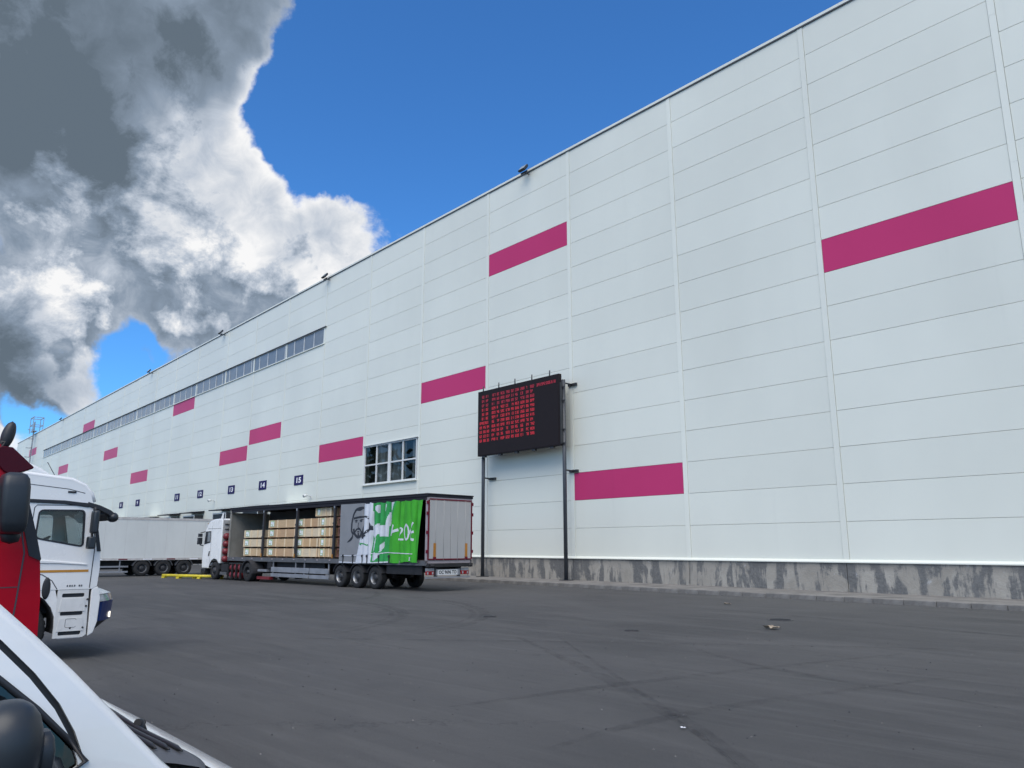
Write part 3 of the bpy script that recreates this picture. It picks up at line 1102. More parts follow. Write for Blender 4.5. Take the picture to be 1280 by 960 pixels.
for z in (7.35, 8.1, 9.7, 10.45):
    MB(of).box(bx0 + .1, bx1 + .2, BY + .222, BY + .27, z - .04, z + .04).build("cross_rail", "black_metal", t)
MB(of).box(bx1 + .005, bx1 + .06, BY + .05, BY + .2, bz0 + .1, bz1 - .5).build("cable_duct", "black_metal", t)
for (x, z) in ((bx1, 10.72), (bx1, 5.92), (bx0 + .12, 5.95)):
    MB(of).tube([(x, BY + .40, z), (x + .04, WY - .10, z - .02)], .045, 8).build("tie_arm", "black_metal", t)
    MB(of).box(x - .28, x + .36, WY - .12, WY - .005, z - .09, z + .05).build("wall_tie", "black_metal", t, bevel=.01)

SEG = {'0': 'abcdef', '1': 'bc', '2': 'abged', '3': 'abgcd', '4': 'fgbc', '5': 'afgcd', '6': 'afgedc', '7': 'abc', '8': 'abcdefg', '9': 'abcdfg', '-': 'g', 'A': 'abcefg', 'E': 'afged', 'P': 'abefg', 'H': 'bcefg', 'C': 'afed', 'U': 'bcdef'}


def seg(b, ch, x, z, w, hgt, y, th):
    for s in SEG.get(ch, ''):
        if s in 'agd':
            zz = {'a': z + hgt - th, 'g': z + hgt / 2 - th / 2, 'd': z}[s]
            b.box(x, x + w, y - .004, y, zz, zz + th)
        else:
            xx = x if s in 'fe' else x + w - th
            z0 = z + hgt / 2 if s in 'fb' else z
            b.box(xx, xx + th, y - .004 - .0005, y, z0, z0 + hgt / 2)


rnd = random.Random(11)
rows_bright, rows_dim = MB(of), MB(of)
rp = .268
CW = [3, 2, 3, 3, 2, 3, 3, 2, 3]
for r_ in range(11):
    z = bz1 - .30 - r_ * rp
    b = rows_dim if r_ < 3 else rows_bright
    groups = []
    if r_ < 7:
        groups += [(bx0 + .40, 2), (bx0 + .78, 2)] if r_ < 6 else [(bx0 + .2, 7)]
    else:
        groups += [(bx0 + .2, 2), (bx0 + .56, 2), (bx0 + .88, 2)]
    gx = bx0 + 1.34
    for nn in CW:
        if rnd.random() > .01:
            groups.append((gx, nn if rnd.random() > .2 else nn - 1))
        gx += nn * .118 + .115
    if r_ == 0:
        for k in range(4):
            groups.append((gx + .06, 3))
            gx += .40
    for (gx, nn) in groups:
        for c in range(nn):
            seg(b, rnd.choice('0123456789AEPHCU'), gx + c * .118, z - .17, .088, .165, BY - .0125, .024)
rows_bright.build("red_figures", "led_red", scr, kind='stuff')
rows_dim.build("dim_red_figures", "led_dim", scr, kind='stuff')


# ------------------------------------------------------------------ wheels
def wheel_meshes():
    t = MB().lathe([(.29, .15), (.33, .155), (.455, .15), (.50, .12), (.507, .06), (.507, -.06), (.50, -.12), (.455, -.15), (.33, -.155), (.29, -.15)], (0, 0, 0), 'y', 30)
    for k in range(30):
        a = 6.28318 * k / 30
        for o in (-.055, .055):
            p = [(math.cos(a + q) * .513, o + s, math.sin(a + q) * .513) for q, s in ((-.07, -.045), (.07, -.045), (.07, .045), (-.07, .045))]
            t.add(p, [(0, 1, 2, 3)])
    tyre = t.build("wheel", "tyre_rubber")
    r1 = MB().lathe([(.296, -.152), (.302, -.14), (.285, -.125), (.262, -.06), (.255, -.03)], (0, 0, 0), 'y', 26)
    r1.lathe([(.255, -.03), (.235, -.012), (.195, -.03)], (0, 0, 0), 'y', 26, mi=1)
    r1.lathe([(.195, -.03), (.16, -.05), (.15, -.10), (.09, -.125), (.0, -.13)], (0, 0, 0), 'y', 26, mi=1)
    for k in range(10):
        a = 6.28318 * k / 10
        r1.cyl((math.cos(a) * .225, -.012, math.sin(a) * .225), (math.cos(a) * .225, -.030, math.sin(a) * .225), .030, 8, mi=1)
        r1.cyl((math.cos(a + .3) * .168, -.03, math.sin(a + .3) * .168), (math.cos(a + .3) * .168, -.085, math.sin(a + .3) * .168), .013, 6, mi=1)
    rim = r1.build("rim", ["rim_metal", "rim_dark"])
    r2 = MB().lathe([(.292, -.14), (.285, .0), (.27, .06), (.22, .05), (.20, .02), (.12, .0), (.11, -.12), (.0, -.13)], (0, 0, 0), 'y', 26)
    rim2 = r2.build("rim", ["rim_dark"])
    r3 = MB().lathe([(.292, -.148), (.30, -.135), (.285, -.12), (.262, -.06), (.21, -.10), (.17, -.13), (.15, -.17), (.09, -.19), (.0, -.195)], (0, 0, 0), 'y', 26)
    for k in range(10):
        a = 6.28318 * k / 10
        r3.cyl((math.cos(a) * .168, -.13, math.sin(a) * .168), (math.cos(a) * .168, -.165, math.sin(a) * .168), .014, 6, mi=0)
        r3.cyl((math.cos(a + .3) * .225, -.075, math.sin(a + .3) * .225), (math.cos(a + .3) * .225, -.099, math.sin(a + .3) * .225), .027, 8, mi=1)
    rim3 = r3.build("rim", ["rim_dark", "chassis_black"])
    ms = tyre.data, rim.data, rim2.data, rim3.data
    for o in (tyre, rim, rim2, rim3):
        bpy.data.objects.remove(o)
    return ms


TYRE, RIM, RIMD, RIMF = wheel_meshes()


def wheel(parent, c, rz=0.0, style=0, width=1.0, rad=1.0):
    """outer side faces local -y before the turn rz"""
    w = link("wheel", TYRE, parent)
    w.matrix_local = Matrix.Translation(c) @ Matrix.Rotation(rz, 4, 'Z') @ Matrix.Diagonal((rad, width, rad, 1))
    link("rim", (RIM, RIMD, RIMF)[style], w)
    return w


# ------------------------------------------------------------------ curtain-side trailer (x = -l, y = w from its near side)
TX, TY, TYAW = -27.1, 19.1, R(4.2)
TL, TW, TH = 18.2, 2.58, 4.12


def tpos(lx, ly, z=0.0):
    c, s = math.cos(TYAW), math.sin(TYAW)
    return (TX + c * lx - s * ly, TY + s * lx + c * ly, z)


def lb(b, l0, l1, w0, w1, z0, z1, mi=0):
    return b.box(-l1, -l0, w0, w1, z0, z1, mi)


tr = thing("semi_trailer", "curtain-sided semi-trailer with a half open grey and green printed curtain full of crates", "trailer", tpos(-9, 1.29), TYAW)
TO = (-9, 1.29, 0)


def TB():
    return MB(TO)


b = TB()
lb(b, .0, TL, 0, .09, 1.09, 1.30)
lb(b, .0, TL, TW - .09, TW, 1.09, 1.30)
lb(b, .02, TL, -.012, 0, 1.09, 1.125)
b.build("side_rail", "rail_grey", tr)
lb(TB(), .05, TL - .05, .09, TW - .09, 1.16, 1.30).build("load_floor", "skid_wood", tr)
b = TB()
for i in range(16):
    lb(b, .6 + i * 1.12, .72 + i * 1.12, -.02, 0, 1.20, 1.26)
b.build("lashing_hooks", "frame_pinkgrey", tr)
b = TB()
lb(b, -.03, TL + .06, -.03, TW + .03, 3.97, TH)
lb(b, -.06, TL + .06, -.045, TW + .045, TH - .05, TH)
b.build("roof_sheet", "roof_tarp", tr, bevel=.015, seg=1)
b = TB()
lb(b, .04, TL, .0, .07, 3.83, 3.969)
lb(b, .04, TL, TW - .07, TW, 3.83, 3.969)
b.build("roof_rail", "roof_tarp", tr)
b = TB()
lb(b, TL - .09, TL, .07, TW - .07, 1.301, 3.83)
lb(b, TL - .12, TL + .03, .0, .069, 1.301, 3.829)
b.prism([(-TL - .03, 3.83), (-TL + .14, 3.83), (-TL + .10, 3.96), (-TL + .02, 3.96)], 'y', -.02, .07)
lb(b, TL - .12, TL + .03, TW - .069, TW, 1.301, 3.829)
b.build("headboard", "bulkhead_grey", tr)
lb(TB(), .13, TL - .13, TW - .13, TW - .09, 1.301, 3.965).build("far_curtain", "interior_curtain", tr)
b = TB()
for i in range(9):
    lb(b, 1 + i * 1.9, 1.06 + i * 1.9, .09, TW - .14, 3.89, 3.95)
b.build("roof_bows", "post_dark", tr)
for l in (14.2, 10.7, 7.16):
    b = TB()
    lb(b, l - .07, l + .07, .0, .10, 1.30, 3.83)
    for z in (1.75, 2.35, 2.95):
        lb(b, l - .10, l + .10, -.012, 0.0, z, z + .09)
    p = b.build("stanchion", "post_dark", tr)
    lb(TB(), l - .04, l + .04, -.03, -.013, 1.33, 1.52).build("stanchion_latch", "tape_amber", p)
    lb(TB(), l - .05, l + .05, -.02, 0.0, 3.72, 3.84).build("stanchion_roller", "alu_plank", p)

# --- the curtain: flat at its free end, gathered towards the rear
FOLD_C = [(4.38, .06, .16), (3.95, .07, .16), (3.52, .08, .14), (3.12, .09, .14), (2.74, .08, .13), (2.25, .07, .22), (1.66, .07, .14), (1.24, .06, .2), (.86, .06, .16), (.45, .06, .12)]
CREASE = [(4.60, .10, .045), (4.16, .16, .05), (3.73, .20, .05), (3.32, .22, .055), (2.93, .20, .05), (2.54, .22, .055), (1.88, .16, .05), (1.50, .10, .05), (1.05, .09, .045), (.66, .16, .055)]


def cur_w(l, z):
    t = min(1, max(0, (z - 1.2) / 2.7))
    w = 0.018 * math.sin(l * 2.1) + .012 * math.sin(l * 5 + z * 2)
    for (c, a, s) in FOLD_C:
        cc = c + .05 * math.sin(c * 7.1) * (1 - t)
        w += a * math.exp(-((l - cc) / s) ** 2)
    for (c, a, s) in CREASE:
        cc = c + (.10 * math.sin(c * 5.3) + .06) * (1 - t) + .03 * math.sin(z * 2.3 + c * 4)
        dep = a * (0.35 + 1.1 * t) * (.75 + .25 * math.sin(z * 3 + c * 9))
        w -= dep * math.exp(-((l - cc) / (s * (1 + .6 * (1 - t)))) ** 2)
    return -.06 - w


def in_poly(p, poly):
    x, y = p
    c = False
    n = len(poly)
    for i in range(n):
        x0, y0 = poly[i]
        x1, y1 = poly[(i + 1) % n]
        if (y0 > y) != (y1 > y) and x < (x1 - x0) * (y - y0) / (y1 - y0) + x0:
            c = not c
    return c


def edge(line, z):
    for (a, b) in zip(line, line[1:]):
        if b[1] <= z <= a[1]:
            return a[0] + (b[0] - a[0]) * (a[1] - z) / (a[1] - b[1] + 1e-9)
    return line[0][0] if z > line[0][1] else line[-1][0]


WL = [(4.58, 3.93), (4.58, 3.06), (4.60, 2.46), (4.85, 2.17), (5.12, 1.23)]
TLN = [(3.8, 3.9), (3.79, 2.67), (3.87, 1.94), (3.89, 1.21)]
GL = [(2.05, 3.9), (2.33, 3.26), (2.52, 2.44), (2.62, 1.73), (2.66, 1.23)]
BL = [[(3.29, 3.8), (3.66, 3.63), (3.36, 3.33), (3.24, 2.96), (3.73, 2.78), (3.9, 2.45), (3.45, 2.23), (3.54, 1.72), (3.73, 1.65), (3.4, 2.45), (3.27, 2.88), (3.27, 3.4), (3.31, 3.62)],
      [(3.33, 2.77), (2.99, 2.83), (2.65, 2.73), (2.66, 2.33), (3.21, 2.34), (3.4, 2.45)],
      [(2.44, 3.84), (2.2, 3.83), (2.45, 3.26), (2.74, 2.44), (3.08, 1.65), (3.35, 1.61), (2.95, 2.15), (2.74, 3.01)],
      [(2.8, 3.78), (2.71, 3.74), (2.78, 3.42), (2.97, 3.5)],
      [(3.72, 1.54), (3.54, 1.61), (3.16, 1.58), (3.51, 1.25), (3.76, 1.25)]]
NL, NZ = 260, 74
V, F, MI = [], [], []


def hem(u):
    return 1.12 + (.10 * u if u > .3 else 0.0) + .03 * math.sin(u * 23) * min(1, u * 2)


for j in range(NZ + 1):
    for i in range(NL + 1):
        u = i / NL
        zb = hem(u)
        zt = 3.87 - (.05 * abs(math.sin(u * 31)) if u > .3 else 0)
        z = zb + (zt - zb) * j / NZ
        lr = .24 + .27 * (1 - j / NZ)
        l = 6.48 + (lr - 6.48) * u
        V.append((-l, cur_w(l, z), z))
for j in range(NZ):
    for i in range(NL):
        a = j * (NL + 1) + i
        F.append((a, a + 1, a + NL + 2, a + NL + 1))
        l = -(V[a][0] + V[a + NL + 2][0]) / 2
        z = (V[a][2] + V[a + NL + 2][2]) / 2
        if l > edge(WL, z):
            m = 0
        elif l > edge(TLN, z):
            m = 1
        elif l > edge(GL, z):
            m = 1 if any(in_poly((l, z), p) for p in BL) else 2
        else:
            m = 3
        MI.append(m)
b = TB()
for f, m in zip(F, MI):
    pass
b.add(V, F, 0, True)
b.mi = MI
curtain = b.build("curtain", ["tarp_grey", "tarp_white", "tarp_teal", "tarp_green"], tr, label="grey curtain gathered into white and bright green pleats")


def decal(b, pts, th, out=.008, mi=0, taper=False):
    """a printed stroke laid on the cloth"""
    P = []
    for (a, c) in zip(pts, pts[1:]):
        n_ = max(2, int(math.dist(a, c) / .04))
        P += [(a[0] + (c[0] - a[0]) * k / n_, a[1] + (c[1] - a[1]) * k / n_) for k in range(n_)]
    P.append(pts[-1])
    for _ in range(3):
        P = [P[0]] + [((p[0] + 2 * q[0] + r[0]) / 4, (p[1] + 2 * q[1] + r[1]) / 4) for p, q, r in zip(P, P[1:], P[2:])] + [P[-1]]
    A, B = [], []
    for i, p in enumerate(P):
        a, c = P[max(i - 1, 0)], P[min(i + 1, len(P) - 1)]
        d = math.hypot(c[0] - a[0], c[1] - a[1]) or 1
        nx_, nz_ = -(c[1] - a[1]) / d, (c[0] - a[0]) / d
        h_ = th / 2 * (1 if not taper else max(.15, math.sin(math.pi * (i + .5) / len(P))))
        for (L_, s) in ((A, 1), (B, -1)):
            l, z = p[0] + s * nx_ * h_, p[1] + s * nz_ * h_
            L_.append((-l, cur_w(l, z) - out, z))
    b.loft([A, B], mi, False, False, True)


def fillpoly(b, poly, out=.008, st=.035, mi=0):
    ls, zs = [p[0] for p in poly], [p[1] for p in poly]
    l = min(ls)
    while l < max(ls):
        z = min(zs)
        while z < max(zs):
            if in_poly((l + st / 2, z + st / 2), poly):
                b.add([(-a, cur_w(a, c) - out, c) for a, c in ((l, z), (l + st, z), (l + st, z + st), (l, z + st))], [(0, 1, 2, 3)], mi)
            z += st
        l += st


b = TB()
for k, th, tp in (
        ([(4.62, 3.66), (4.96, 3.65), (5.24, 3.57), (5.42, 3.35), (5.53, 2.97), (5.53, 2.59), (5.37, 2.43)], .085, False),
        ([(5.40, 2.50), (5.45, 2.3), (5.62, 2.17), (5.85, 2.07)], .09, True), ([(5.21, 3.57), (4.96, 3.60), (4.60, 3.66)], .13, True),
        ([(5.38, 3.18), (5.0, 3.23), (4.63, 3.24)], .07, False), ([(5.29, 3.07), (5.07, 3.09)], .05, True), ([(5.27, 3.01), (5.10, 3.02)], .035, True),
        ([(4.92, 3.08), (4.65, 3.12)], .05, True), ([(4.9, 3.02), (4.69, 3.05)], .035, True), ([(5.0, 2.98), (5.05, 2.74), (4.87, 2.71)], .032, False),
        ([(5.24, 2.56), (5.15, 2.68), (4.99, 2.70), (4.82, 2.65), (4.75, 2.5)], .06, False), ([(5.11, 2.55), (4.91, 2.57)], .05, True), ([(5.01, 2.5), (4.98, 2.37)], .10, False),
        ([(5.37, 2.70), (5.28, 2.44), (5.05, 2.30), (4.81, 2.34), (4.71, 2.58)], .10, False),
        ([(4.55, 3.24), (4.26, 3.24), (3.97, 2.9), (3.86, 2.75)], .06, False), ([(4.49, 3.26), (4.58, 2.76), (4.65, 2.27)], .10, False), ([(3.95, 2.86), (4.23, 2.58), (4.57, 2.33)], .08, False)):
    decal(b, k, th * 1.3, taper=tp)
fillpoly(b, [(4.17, 2.63), (3.94, 2.85), (3.84, 2.78), (3.85, 2.63), (3.98, 2.58)])
fillpoly(b, [(4.59, 2.46), (4.23, 2.38), (4.72, 2.2)])
b.build("printed_face", "print_black", curtain, kind='stuff')
b = TB()
decal(b, [(4.84, 1.98), (4.71, 2.05), (4.64, 1.98), (4.55, 2.05), (4.48, 1.96), (4.38, 2.03), (4.25, 1.92), (4.16, 2.0), (4.06, 1.89)], .05)
decal(b, [(4.84, 2.06), (4.80, 1.94), (4.70, 1.97)], .04)
b.build("printed_word", "tarp_teal", curtain, kind='stuff')
b = TB()
decal(b, [(2.25, 2.83), (2.42, 2.35)], .10)
decal(b, [(2.40, 2.50), (1.96, 2.60)], .12)
decal(b, [(1.81, 2.62), (1.7, 2.70), (1.6, 2.67), (1.62, 2.5), (1.90, 2.20)], .06)
decal(b, [(1.93, 2.19), (1.55, 2.18)], .08)
decal(b, [(1.29, 2.83), (1.41, 2.7), (1.44, 2.48), (1.38, 2.25), (1.27, 2.15), (1.16, 2.23), (1.12, 2.46), (1.16, 2.7), (1.30, 2.83)], .085)
decal(b, [(0.81, 2.90), (1.12, 2.42)], .085)
decal(b, [(0.78, 2.50), (0.92, 2.49), (0.99, 2.33), (0.92, 2.17), (0.77, 2.16)], .10)
b.build("printed_figures", "tarp_white", curtain, kind='stuff')
b = TB()
decal(b, [(6.3, 1.47), (5.4, 1.46), (4.61, 1.53), (3.91, 1.57), (3.16, 1.58), (2.62, 1.62), (1.73, 1.59), (0.79, 1.57)], .035, .014)
decal(b, [(6.45, 1.16), (5.2, 1.15), (4.6, 1.16), (3.6, 1.17), (2.6, 1.21)], .05, .014)
fillpoly(b, [(1.08, 1.46), (1.08, 1.28), (.92, 1.28), (.92, 1.46)], .012, .04)
b.build("hem_webbing", "tarp_white", curtain, kind='stuff')
for l in (6.1, 5.35, 4.58, 4.15, 3.3, 2.5):
    b = TB()
    w = cur_w(l, 1.45) - .02
    lb(b, l - .03, l + .03, w - .012, w, 1.12, 1.52)
    lb(b, l - .06, l + .06, w - .035, w - .0125, 1.40, 1.50)
    b.build("curtain_buckle", "plastic_black", curtain)

# rear frame and doors
b = TB()
lb(b, .0, .12, .0, .10, 1.301, 3.95)
lb(b, .0, .12, TW - .10, TW, 1.301, 3.95)
lb(b, .0, .12, .10, TW - .10, 3.83, 3.969)
lb(b, .0, .12, .0, TW, 1.18, 1.30)
b.build("rear_frame", "frame_pinkgrey", tr)
for (w0, w1) in ((.11, 1.285), (1.297, TW - .11)):
    d = lb(TB(), -.035, .03, w0, w1, 1.32, 3.82).build("rear_door", "door_alu", tr, bevel=.008, seg=1)
    b = TB()
    for w in ((w0 + .32, w0 + .78) if w0 < 1 else (w1 - .32, w1 - .78)):
        b.cyl((.040, w, 1.25), (.040, w, 3.86), .009, 6)
    b.build("locking_bars", "door_alu", d)
    b = TB()
    ww = w0 + .22 if w0 < 1 else w1 - .34
    lb(b, -.047, -.0355, ww, ww + .14, 1.45, 2.02, 0)
    lb(b, -.051, -.0473, ww - .015, ww + .155, 1.36, 1.449, 1)
    b.build("marker_plate", ["tape_amber", "tape_red"], d)
b = TB()
for (w0, w1, z0, z1) in ((.03, .075, 1.34, 3.84), (TW - .075, TW - .03, 1.34, 3.84), (.076, TW - .076, 3.85, 3.90), (.076, TW - .076, 1.325, 1.375)):
    lb(b, -.043, -.0365 if z1 - z0 < .2 else -.002, w0, w1, z0, z1)
b.build("red_marking_tape", "tape_red", tr)
for z in (1.6, 2.4, 3.2, 3.66):
    lb(TB(), -.05, .04, TW - .029, TW + .03, z, z + .14).build("door_hinge", "tape_red", tr)
    lb(TB(), -.05, .04, -.03, .029, z, z + .14).build("door_hinge", "tape_red", tr)
b = TB()
lb(b, -.10, .10, .02, TW - .02, 1.02, 1.17)
b.cyl((.1, .12, 1.08), (.1, .30, 1.08), .07, 12)
b.cyl((.1, TW - .30, 1.08), (.1, TW - .12, 1.08), .07, 12)
b.build("rear_buffer", "chassis_black", tr, bevel=.01, seg=1)
# light bar with plate
b = TB()
lb(b, -.02, .02, -.03, TW - .12, .56, .63)
lb(b, -.02, .02, .52, 1.86, .68, .93)
b.build("underrun_bar", "alu_plank", tr)
tv, tf = text_verts("OC 9696 TO", .19, .95, .006)
lb(TB(), -.032, -.0205, .60, 1.72, .69, .91).build("number_plate", "frame_white", tr)
TB().add([(.036, 1.16 + x, .80 + z) for x, z in tv], tf).build("plate_lettering", "print_black", tr)
for (w0, w1) in ((-.04, .40), (1.93, 2.38)):
    b = TB()
    lb(b, -.04, .02, w0, w1, .70, .86)
    lp = b.build("rear_lamp", "lens_red", tr, bevel=.01, seg=1)
    lb(TB(), -.03, .02, w0, w1, .862, .98).build("lamp_backing", "alu_plank", lp)
    b = TB()
    lb(b, -.047, -.0405, w0 + .05, w0 + .12, .73, .83)
    lb(b, -.047, -.0405, w1 - .12, w1 - .05, .73, .83)
    b.build("reversing_lens", "headlamp_clear", lp)
    m_ = (w1 + .03) if w0 < 0 else (w0 - .2)
    lb(TB(), -.01, .03, m_, m_ + .17, .62, .98).build("mud_flap", "mud_flap", tr)

# running gear
AX = (3.70, 5.10, 6.50)
b = TB()
for w in (.72, 1.72):
    lb(b, .12, TL - .6, w, w + .14, .80, 1.155)
for l in AX:
    b.cyl((-l, .2, .51), (-l, TW - .2, .51), .08, 10)
    lb(b, l - .5, l + .45, .70, .88, .48, .82)
    lb(b, l - .5, l + .45, 1.70, 1.88, .48, .82)
lb(b, .5, 2.6, .15, 2.4, .78, 1.05)
lb(b, .4, 2.9, .10, .16, .70, 1.08)
lb(b, 8.2, 12.9, .25, .32, .42, 1.085)
lb(b, 8.0, 9.5, 1.0, 2.2, .5, 1.0)
b.build("chassis", "chassis_black", tr)
for l in AX:
    wheel(tr, (-l - TO[0], .20 - TO[1], .507), 0, 0, 1.15)
    wheel(tr, (-l - TO[0], TW - .20 - TO[1], .507), math.pi, 0, 1.15)
    b = TB()
    pr = arc(-l, .507, .60, 20, 160, 12) + arc(-l, .507, .57, 160, 20, 12)
    b.prism(pr, 'y', .01, .42)
    b.build("mudguard", "mud_flap", tr)
for (l0, l1) in ((7.42, 9.2), (9.26, 13.05)):
    for (z0, z1) in ((.56, .82), (.32, .50)):
        lb(TB(), l0, l1, .0, .03, z0, z1).build("side_guard", "alu_plank", tr, bevel=.01, seg=1)
b = TB()
for l in (7.5, 9.75, 10.6, 12.9):
    lb(b, l - .03, l + .03, .031, .09, .32, 1.09)
b.build("guard_posts", "alu_plank", tr)
for w in (.45, 2.0):
    b = TB()
    lb(b, 13.6, 13.78, w, w + .15, .22, 1.09)
    lb(b, 13.5, 13.88, w - .06, w + .21, .12, .22)
    b.build("landing_leg", "chassis_black", tr)
lb(TB(), 13.05, 13.5, .02, .5, .72, 1.08).build("tool_box", "chassis_black", tr, bevel=.02)

# ------------------------------------------------------------------ crates in the trailer
def crate_proto(L, rear=False):
    D, H = 1.12, .415
    c = MB().box(-L / 2 + .02, L / 2 - .02, .022, D, .075, .075 + H - .006).build("wooden_crate", "crate_wood")
    n_ = 3
    for i in range(n_ + 1):
        x = -L / 2 + (L - .11) * i / n_
        MB().box(x, x + .11, 0, .02, .075, .075 + H).build("batten", "batten_wood", c)
    if not rear:
        for i in range(2):
            z = .08 + H * i / 2
    x = -L / 2 + .16
    lab = MB().box(x, x + .42, .012, .0215, .14, .14 + H * .78).box(x + .06, x + .24, .006, .0118, .26, .40, 1).box(x + .28, x + .38, .006, .0118, .17, .38, 1).box(x + .05, x + .2, .006, .0118, .17, .22, 1).build("label_sheet", ["label_green", "print_white"], c)
    for q in (.06, .38, .72, .94):
        MB().box(-L / 2 + L * q - .05, -L / 2 + L * q + .05, .03, D - .03, 0, .074).build("skid", "skid_wood", c)
    return c


def crate_frame_proto(L):
    D, H = 1.1, .415
    c = MB().box(-L / 2 + .05, L / 2 - .05, .1, D, .075, .075 + H - .02).build("wooden_crate", "crate_wood")
    for z in (.075, .075 + H - .07):
        MB().box(-L / 2, L / 2, 0, .05, z, z + .07).build("crate_rail", "crate_frame_red", c)
    for x in (-L / 2, -L * .12, L / 2 - .07):
        MB().box(x, x + .07, .002, .048, .146, .075 + H - .071).build("crate_upright", "crate_frame_red", c)
    MB().prism([(-L / 2 + .08, .15), (-L / 2 + .16, .15), (-L * .13, .41), (-L * .13 - .08, .41)], 'y', .004, .04).build("crate_brace", "crate_frame_red", c)
    return c


CRATE_TONES = ['crate_wood', 'crate_wood', 'crate_wood_pale', 'crate_wood_red']
ORD = {3: ["bottom", "middle", "top"], 4: ["bottom", "second lowest", "third from the floor", "top"], 5: ["bottom", "second lowest", "middle", "fourth from the floor", "topmost"]}
STK = [("frontmost three-high stack, next to the empty front bay", 15.52, 2.36, 3, None), ("four-high stack between the first and second dark posts", 12.50, 2.86, 4, None),
       ("four-high stack just right of the second dark post", 9.86, 2.16, 4, None), ("five-high stack left of the third dark post", 8.00, 1.46, 5, None),
       ("narrow stack of red-framed crates beside the curtain edge", 6.35, 1.38, 5, 'f')]
for (nm, lc, L, nn, kind) in STK:
    pr = None
    for k in range(nn):
        if pr is None:
            o = pr = crate_frame_proto(L) if kind else crate_proto(L)
        else:
            o = copy_tree(pr)
        dx = random.uniform(-.05, .05) + (-.45 if (nm.startswith("five") and k == 4) else 0)
        tone = CRATE_TONES[random.randrange(len(CRATE_TONES))]
        if not kind and k + nn > 3:
            o.data = o.data.copy()
            o.data.materials[0] = MATS[tone]
        o.location = tpos(-lc + dx, .17 + random.uniform(-.02, .03), 1.302 + k * .502)
        o.rotation_euler = (0, 0, TYAW + random.uniform(-.006, .006))
        tag(o, "%s crate of the %s" % (ORD[nn][k], nm), "crate", "wooden crates loaded in the open trailer")

# ------------------------------------------------------------------ its white tractor unit
tc = thing("tractor_unit", "white tractor unit with red gas cylinders coupled to the curtain-sided trailer", "lorry", tpos(-17.6, 1.0), TYAW)
CO = (-17.6, 1.0, 0)
W0, W1 = -.25, 2.25


def CB():
    return MB(CO)


def nl(pts):
    return [(-l, z) for l, z in pts]


wheel_l = 19.33
prof = [(18.66, .92), (18.66, 3.46), (18.9, 3.52), (19.7, 3.50), (20.25, 3.40), (20.55, 3.22), (20.78, 2.9), (20.95, 2.3), (21.02, 1.7), (21.03, 1.0), (20.98, .62), (20.0, .62)]
prof += [(wheel_l - .02 + .66 * math.cos(R(a)), .50 + .66 * math.sin(R(a))) for a in (20, 50, 80, 110, 140)]
CB().prism(nl(prof), 'y', W0, W1).build("cab", "truck_white", tc, bevel=.06, seg=3)
CB().prism(nl([(20.02, 2.12), (20.86, 2.02), (20.74, 2.78), (20.05, 2.80)]), 'y', W0 - .012, W0 + .02).build("side_window", "plastic_black", tc)
CB().prism(nl([(20.10, 2.2), (20.46, 2.16), (20.42, 2.72), (20.12, 2.73)]), 'y', W0 - .018, W0 - .0125).build("window_glass", "pane_grey", tc)
b = CB()
b.prism(nl([(20.06, 1.35), (20.2, 1.35), (20.12, 1.62), (20.02, 1.62)]), 'y', W0 - .02, W0 + .01)
b.build("door_handle", "plastic_black", tc)
b = CB()
lb(b, 19.95, 19.965, W0 - .004, W0 + .01, .95, 3.1)
lb(b, 18.75, 20.5, W0 - .004, W0 + .01, 2.93, 2.95)
b.build("door_seams", "seam_dark", tc)
lb(CB(), 20.5, 20.56, W0 - .015, W0, 3.22, 3.27).build("marker_lamp", "tape_amber", tc)
b = CB()
lb(b, 20.98, 21.22, W0 - .30, W0 - .08, 2.02, 2.42)
lb(b, 21.0, 21.2, W0 - .28, W0 - .08, 2.46, 2.66)
b.tube([(-21.05, W0 - .2, 2.7), (-20.95, W0 + .05, 2.78)], .03)
b.tube([(-21.05, W0 - .2, 2.0), (-20.95, W0 + .05, 1.92)], .03)
b.build("door_mirror", "plastic_black", tc, bevel=.02)
CB().prism(nl([(21.045, 2.1), (20.985, 2.2), (20.85, 2.85), (20.88, 2.9)]), 'y', W0 + .1, W1 - .1).build("windscreen", "plastic_black", tc)
b = CB()
lb(b, 20.6, 21.12, W0 + .01, W1 - .01, .28, .615)
b.build("front_bumper", "plastic_black", tc, bevel=.05)
CB().prism(nl([(18.66, 3.44), (18.95, 3.50), (18.72, 3.86), (18.66, 3.86)]), 'y', W0 + .02, W0 + .06).build("roof_fin", "truck_white", tc)
b = CB()
lb(b, 18.60, 18.659, W0 + .05, W1 - .05, .95, 3.42)
b.build("cab_back", "door_alu", tc)
b = CB()
for (z, h_) in ((3.15, .06), (2.88, .04)):
    lb(b, 18.54, 18.599, W0 + .15, W1 - .3, z, z + h_)
b.tube([(-18.5, .1, 3.2), (-18.35, .3, 2.98), (-18.3, .3, 2.85)], .05)
b.build("rear_fittings", "chassis_black", tc)
for i in range(4):
    z = 1.18 + i * .43
    CB().lathe([(.0, -.02), (.10, .0), (.17, .06), (.195, .14), (.195, 1.2), (.15, 1.35), (0, 1.4)], (-18.44, W0 + .04, z), 'y', 18).build("gas_cylinder", "cylinder_red", tc)
b = CB()
lb(b, 18.22, 18.245, W0 + .3, W0 + .36, .95, 2.75)
lb(b, 18.635, 18.655, W0 + .3, W0 + .36, .95, 2.75)
b.build("cylinder_rack", "chassis_black", tc)
for i in range(3):
    for j in range(2):
        CB().lathe([(.0, -.02), (.10, .0), (.165, .05), (.185, .12), (.185, .9), (0, .95)], (-16.35 - i * .50, W0 + .06, .31 + j * .40), 'y', 18).build("gas_cylinder", "cylinder_red", tc)
b = CB()
